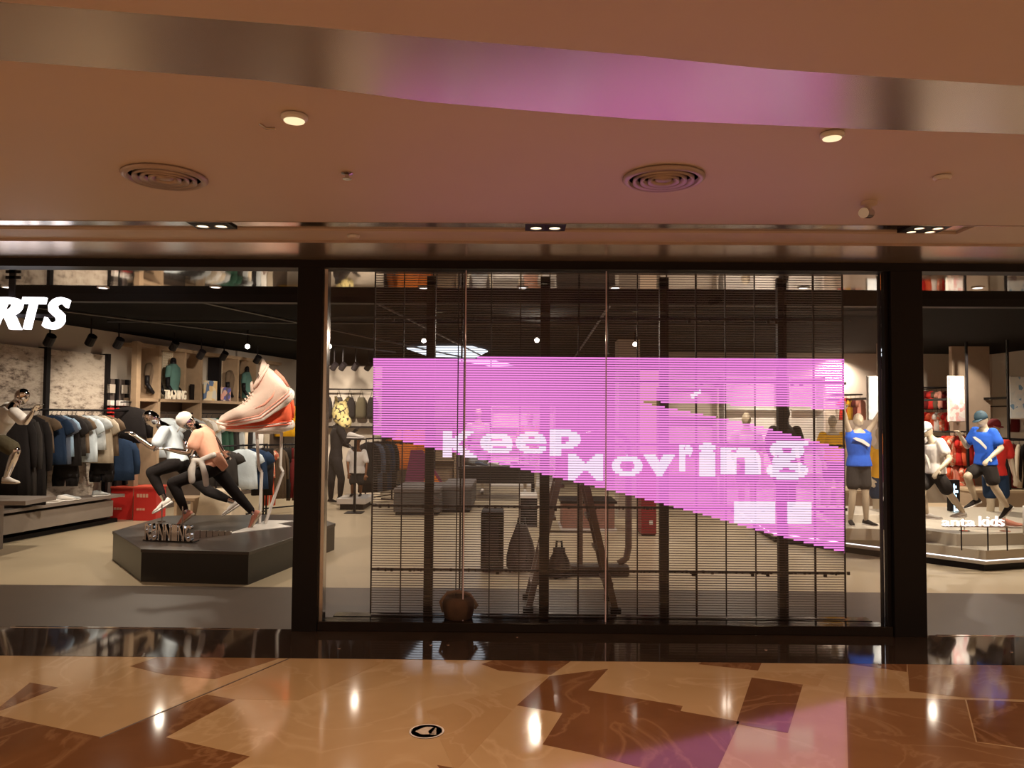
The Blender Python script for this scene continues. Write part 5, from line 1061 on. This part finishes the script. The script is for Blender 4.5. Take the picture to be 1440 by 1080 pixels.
# back wall units and hanging clothes
def wall_rack(label, a, b, Y_, z, items, grp):
    A_, B__ = at(a, 600, Y_), at(b, 600, Y_); t = thing('wall_rail', label, 'rail', (A_.x, Y_, z)); MB().tube([V((A_.x, Y_, z)), V((B__.x, Y_, z))], .014, 8).build('rail', M_black, t, True)
    for x in (A_.x, B__.x): MB().tube([V((x, Y_, z)), V((x, 15.62, z))], .012, 8).build('arm', M_black, t)
    for i, (k, cl, sx, sz, lb) in enumerate(items):
        f = (i + .5) / len(items); garment('trousers' if k == 'trousers' else ('jacket' if k == 'jacket' else 'tshirt'), k, F_[cl], (A_.x + (B__.x - A_.x) * f, Y_, z - .07), random.uniform(.5, 1.0), (sx, 1, sz), lb, grp)
ordn = names
def mk_items(cols, k, sx, sz, where): return [(k, c_, sx, sz, f'{c_.replace("_", " ")} {"trousers" if k == "trousers" else "jacket" if k == "jacket" else "tee"} {where}, {ordn[i]} from the left') for i, c_ in enumerate(cols)]
wall_rack('upper clothes rail on the back wall right of the right column', 1300, 1335, 14.6, 2.30, mk_items(['maroon', 'red', 'brown', 'pink', 'maroon'], 'tee', .8, .5, 'on the topmost right rail'), 'clothes on the topmost right rail')
wall_rack('middle clothes rail on the back wall behind the white-tee runner', 1300, 1345, 14.5, 1.90, mk_items(['red', 'coral', 'white', 'coral_print', 'red', 'white'], 'tee', .8, .55, 'on the middle right rail'), 'clothes on the middle right rail')
wall_rack('long clothes rail of red tees between the two kid runners', 1325, 1366, 13.6, 1.48, mk_items(['red', 'coral', 'coral_print', 'red', 'coral', 'red'], 'tee', .9, .75, 'on the red rail'), 'red tees between the runners')
wall_rack('lower clothes rail of coral tees between the two kid runners', 1330, 1366, 13.6, .95, mk_items(['coral', 'pink', 'coral_print', 'coral'], 'tee', .9, .6, 'on the lower coral rail'), 'coral tees between the runners')
wall_rack('clothes rail of dark jackets at the far right edge', 1412, 1470, 13.0, 1.36, mk_items(['black', 'maroon', 'cream', 'black', 'black', 'maroon', 'black'], 'jacket', .8, 1.0, 'on the far right rail'), 'jackets at the far right')
wall_rack('upper rail of red clothes left of the right column', 1187, 1213, 14.4, 2.15, mk_items(['red', 'yellow', 'maroon', 'pink'], 'tee', .8, .6, 'on the rail left of the right column'), 'clothes left of the right column')
wall_rack('upper rail at the far right edge below the poster', 1422, 1470, 14.2, 1.95, mk_items(['maroon', 'white', 'red', 'maroon'], 'tee', .8, .6, 'under the far right poster'), 'clothes under the far right poster')
M_p1 = photo_mat('poster_pink', [(.85, .80, .78), (.80, .45, .45), (.9, .88, .86), (.75, .6, .6)], 16); M_p2 = photo_mat('poster_blue', [(.80, .85, .90), (.88, .90, .93), (.25, .45, .70), (.85, .88, .90)], 14); M_p3 = photo_mat('poster_lines', [(.78, .86, .90), (.70, .78, .85), (.85, .9, .92)], 20)
def poster(a, b, ya, yb, Y_, m, lb):
    p, q = at(a, yb, Y_), at(b, ya, Y_); t = thing('poster', lb, 'poster', (p.x, Y_, p.z)); MB().box(p.x, q.x, Y_, Y_ + .03, p.z, q.z).build('print', m, t); MB().box(p.x - .015, q.x + .015, Y_ + .03, Y_ + .05, p.z - .015, q.z + .015).build('frame', M_white, t); MB().box(p.x + .1, p.x + .14, Y_ + .05, 15.6, (p.z + q.z) / 2 - .02, (p.z + q.z) / 2 + .02).build('wall_arm', M_black, t)
poster(1336, 1356, 530, 592, 13.2, M_p1, 'tall pink and white patterned poster above the red tees'); poster(1421, 1460, 530, 588, 13.0, M_p2, 'blue and white poster at the far right edge'); poster(1222, 1237, 530, 590, 13.2, M_p3, 'pale blue poster behind the raised arm of the blue tank kid')
for (a, Y_, lb) in ((1362, 13.1, 'thin black post left of the blue-tee runner'), (1420, 12.7, 'thin black post right of the blue-tee runner')): tag(MB().box(px(a - 1, Y_), px(a + 1.5, Y_), Y_, Y_ + .04, 0, 3.02).build('partition_post', M_black), lb, 'post', 'black posts behind the kids')
tag(MB().box(px(1364, 13.4), px(1419, 13.4), 13.9, 14.0, 0, 3.02).build('partition_panel', mat('taupe_panel', (.36, .27, .20), .8)), 'plain taupe partition panel behind the blue-tee runner', 'panel')
tag(MB().box(px(1238, 13.4), px(1292, 13.4), 13.4, 13.5, 0, 3.02).build('partition_panel', mat('taupe_panel', (.36, .27, .20), .8)), 'taupe partition panel mostly hidden by the right column', 'panel')
t = thing('white_bollard', 'pale glossy bollard at the right frame edge on the podium', 'bollard', (px(1440, 8.9), 8.9, .233)); MB().lathe(V((px(1441, 9.0), 9.0, K)), [(.035, 0), (.035, .32), (.028, .335), (.001, .335)], 18).build('body', M_white, t, True)

# ================================================================== accent spots added to brighten the displays, apart from the track fittings
def accent(src, dst, e, ang=28): lamp('SPOT', 'added_accent_lamp', src, e, SHOP, dst, .03, ang, .5)
accent((-2.9, 7.9, 2.85), at(255, 640, 9.3), 260, 26); accent((-4.4, 8.2, 2.85), at(235, 640, 9.8), 200, 26)
accent((-2.6, 8.0, 2.85), at(365, 565, 9.6), 190, 22); accent((-4.6, 8.6, 2.85), wl(10.6, .3, 1.5), 160, 40); accent((-4.4, 9.6, 2.85), wl(12.0, .3, 1.7), 200, 40)
accent((-4.2, 11.0, 2.85), wl(14, .3, 1.6), 220, 45); accent((-3.2, 12.5, 2.85), wl(16, .3, 1.6), 220, 45); accent((-3.0, 10.6, 2.85), at(350, 660, 12.1), 200, 30)
accent((-3.0, 12.6, 2.85), at(487, 610, 14.9), 420, 26); accent((-3.4, 14.2, 2.85), (-3.7, 16.6, 2.0), 200, 60)
accent((3.9, 7.9, 2.85), at(1208, 640, 9.3), 240, 24); accent((5.2, 7.9, 2.85), at(1315, 640, 9.2), 340, 22); accent((6.0, 7.9, 2.85), at(1385, 640, 9.2), 240, 24)
for x, y in ((-.9, 18.8), (-.2, 18.8), (3.0, 15.2), (4.2, 15.2), (5.3, 15.2)): accent((x, y - 2.6, 2.85), (x, y, 1.6), 170, 50)  # extra spots to lift the pale units behind the screen
for x in (4.8, 6.2, 7.4): accent((x, 12.4, 2.85), (x + .6, 14.6, 1.7), 160, 50)
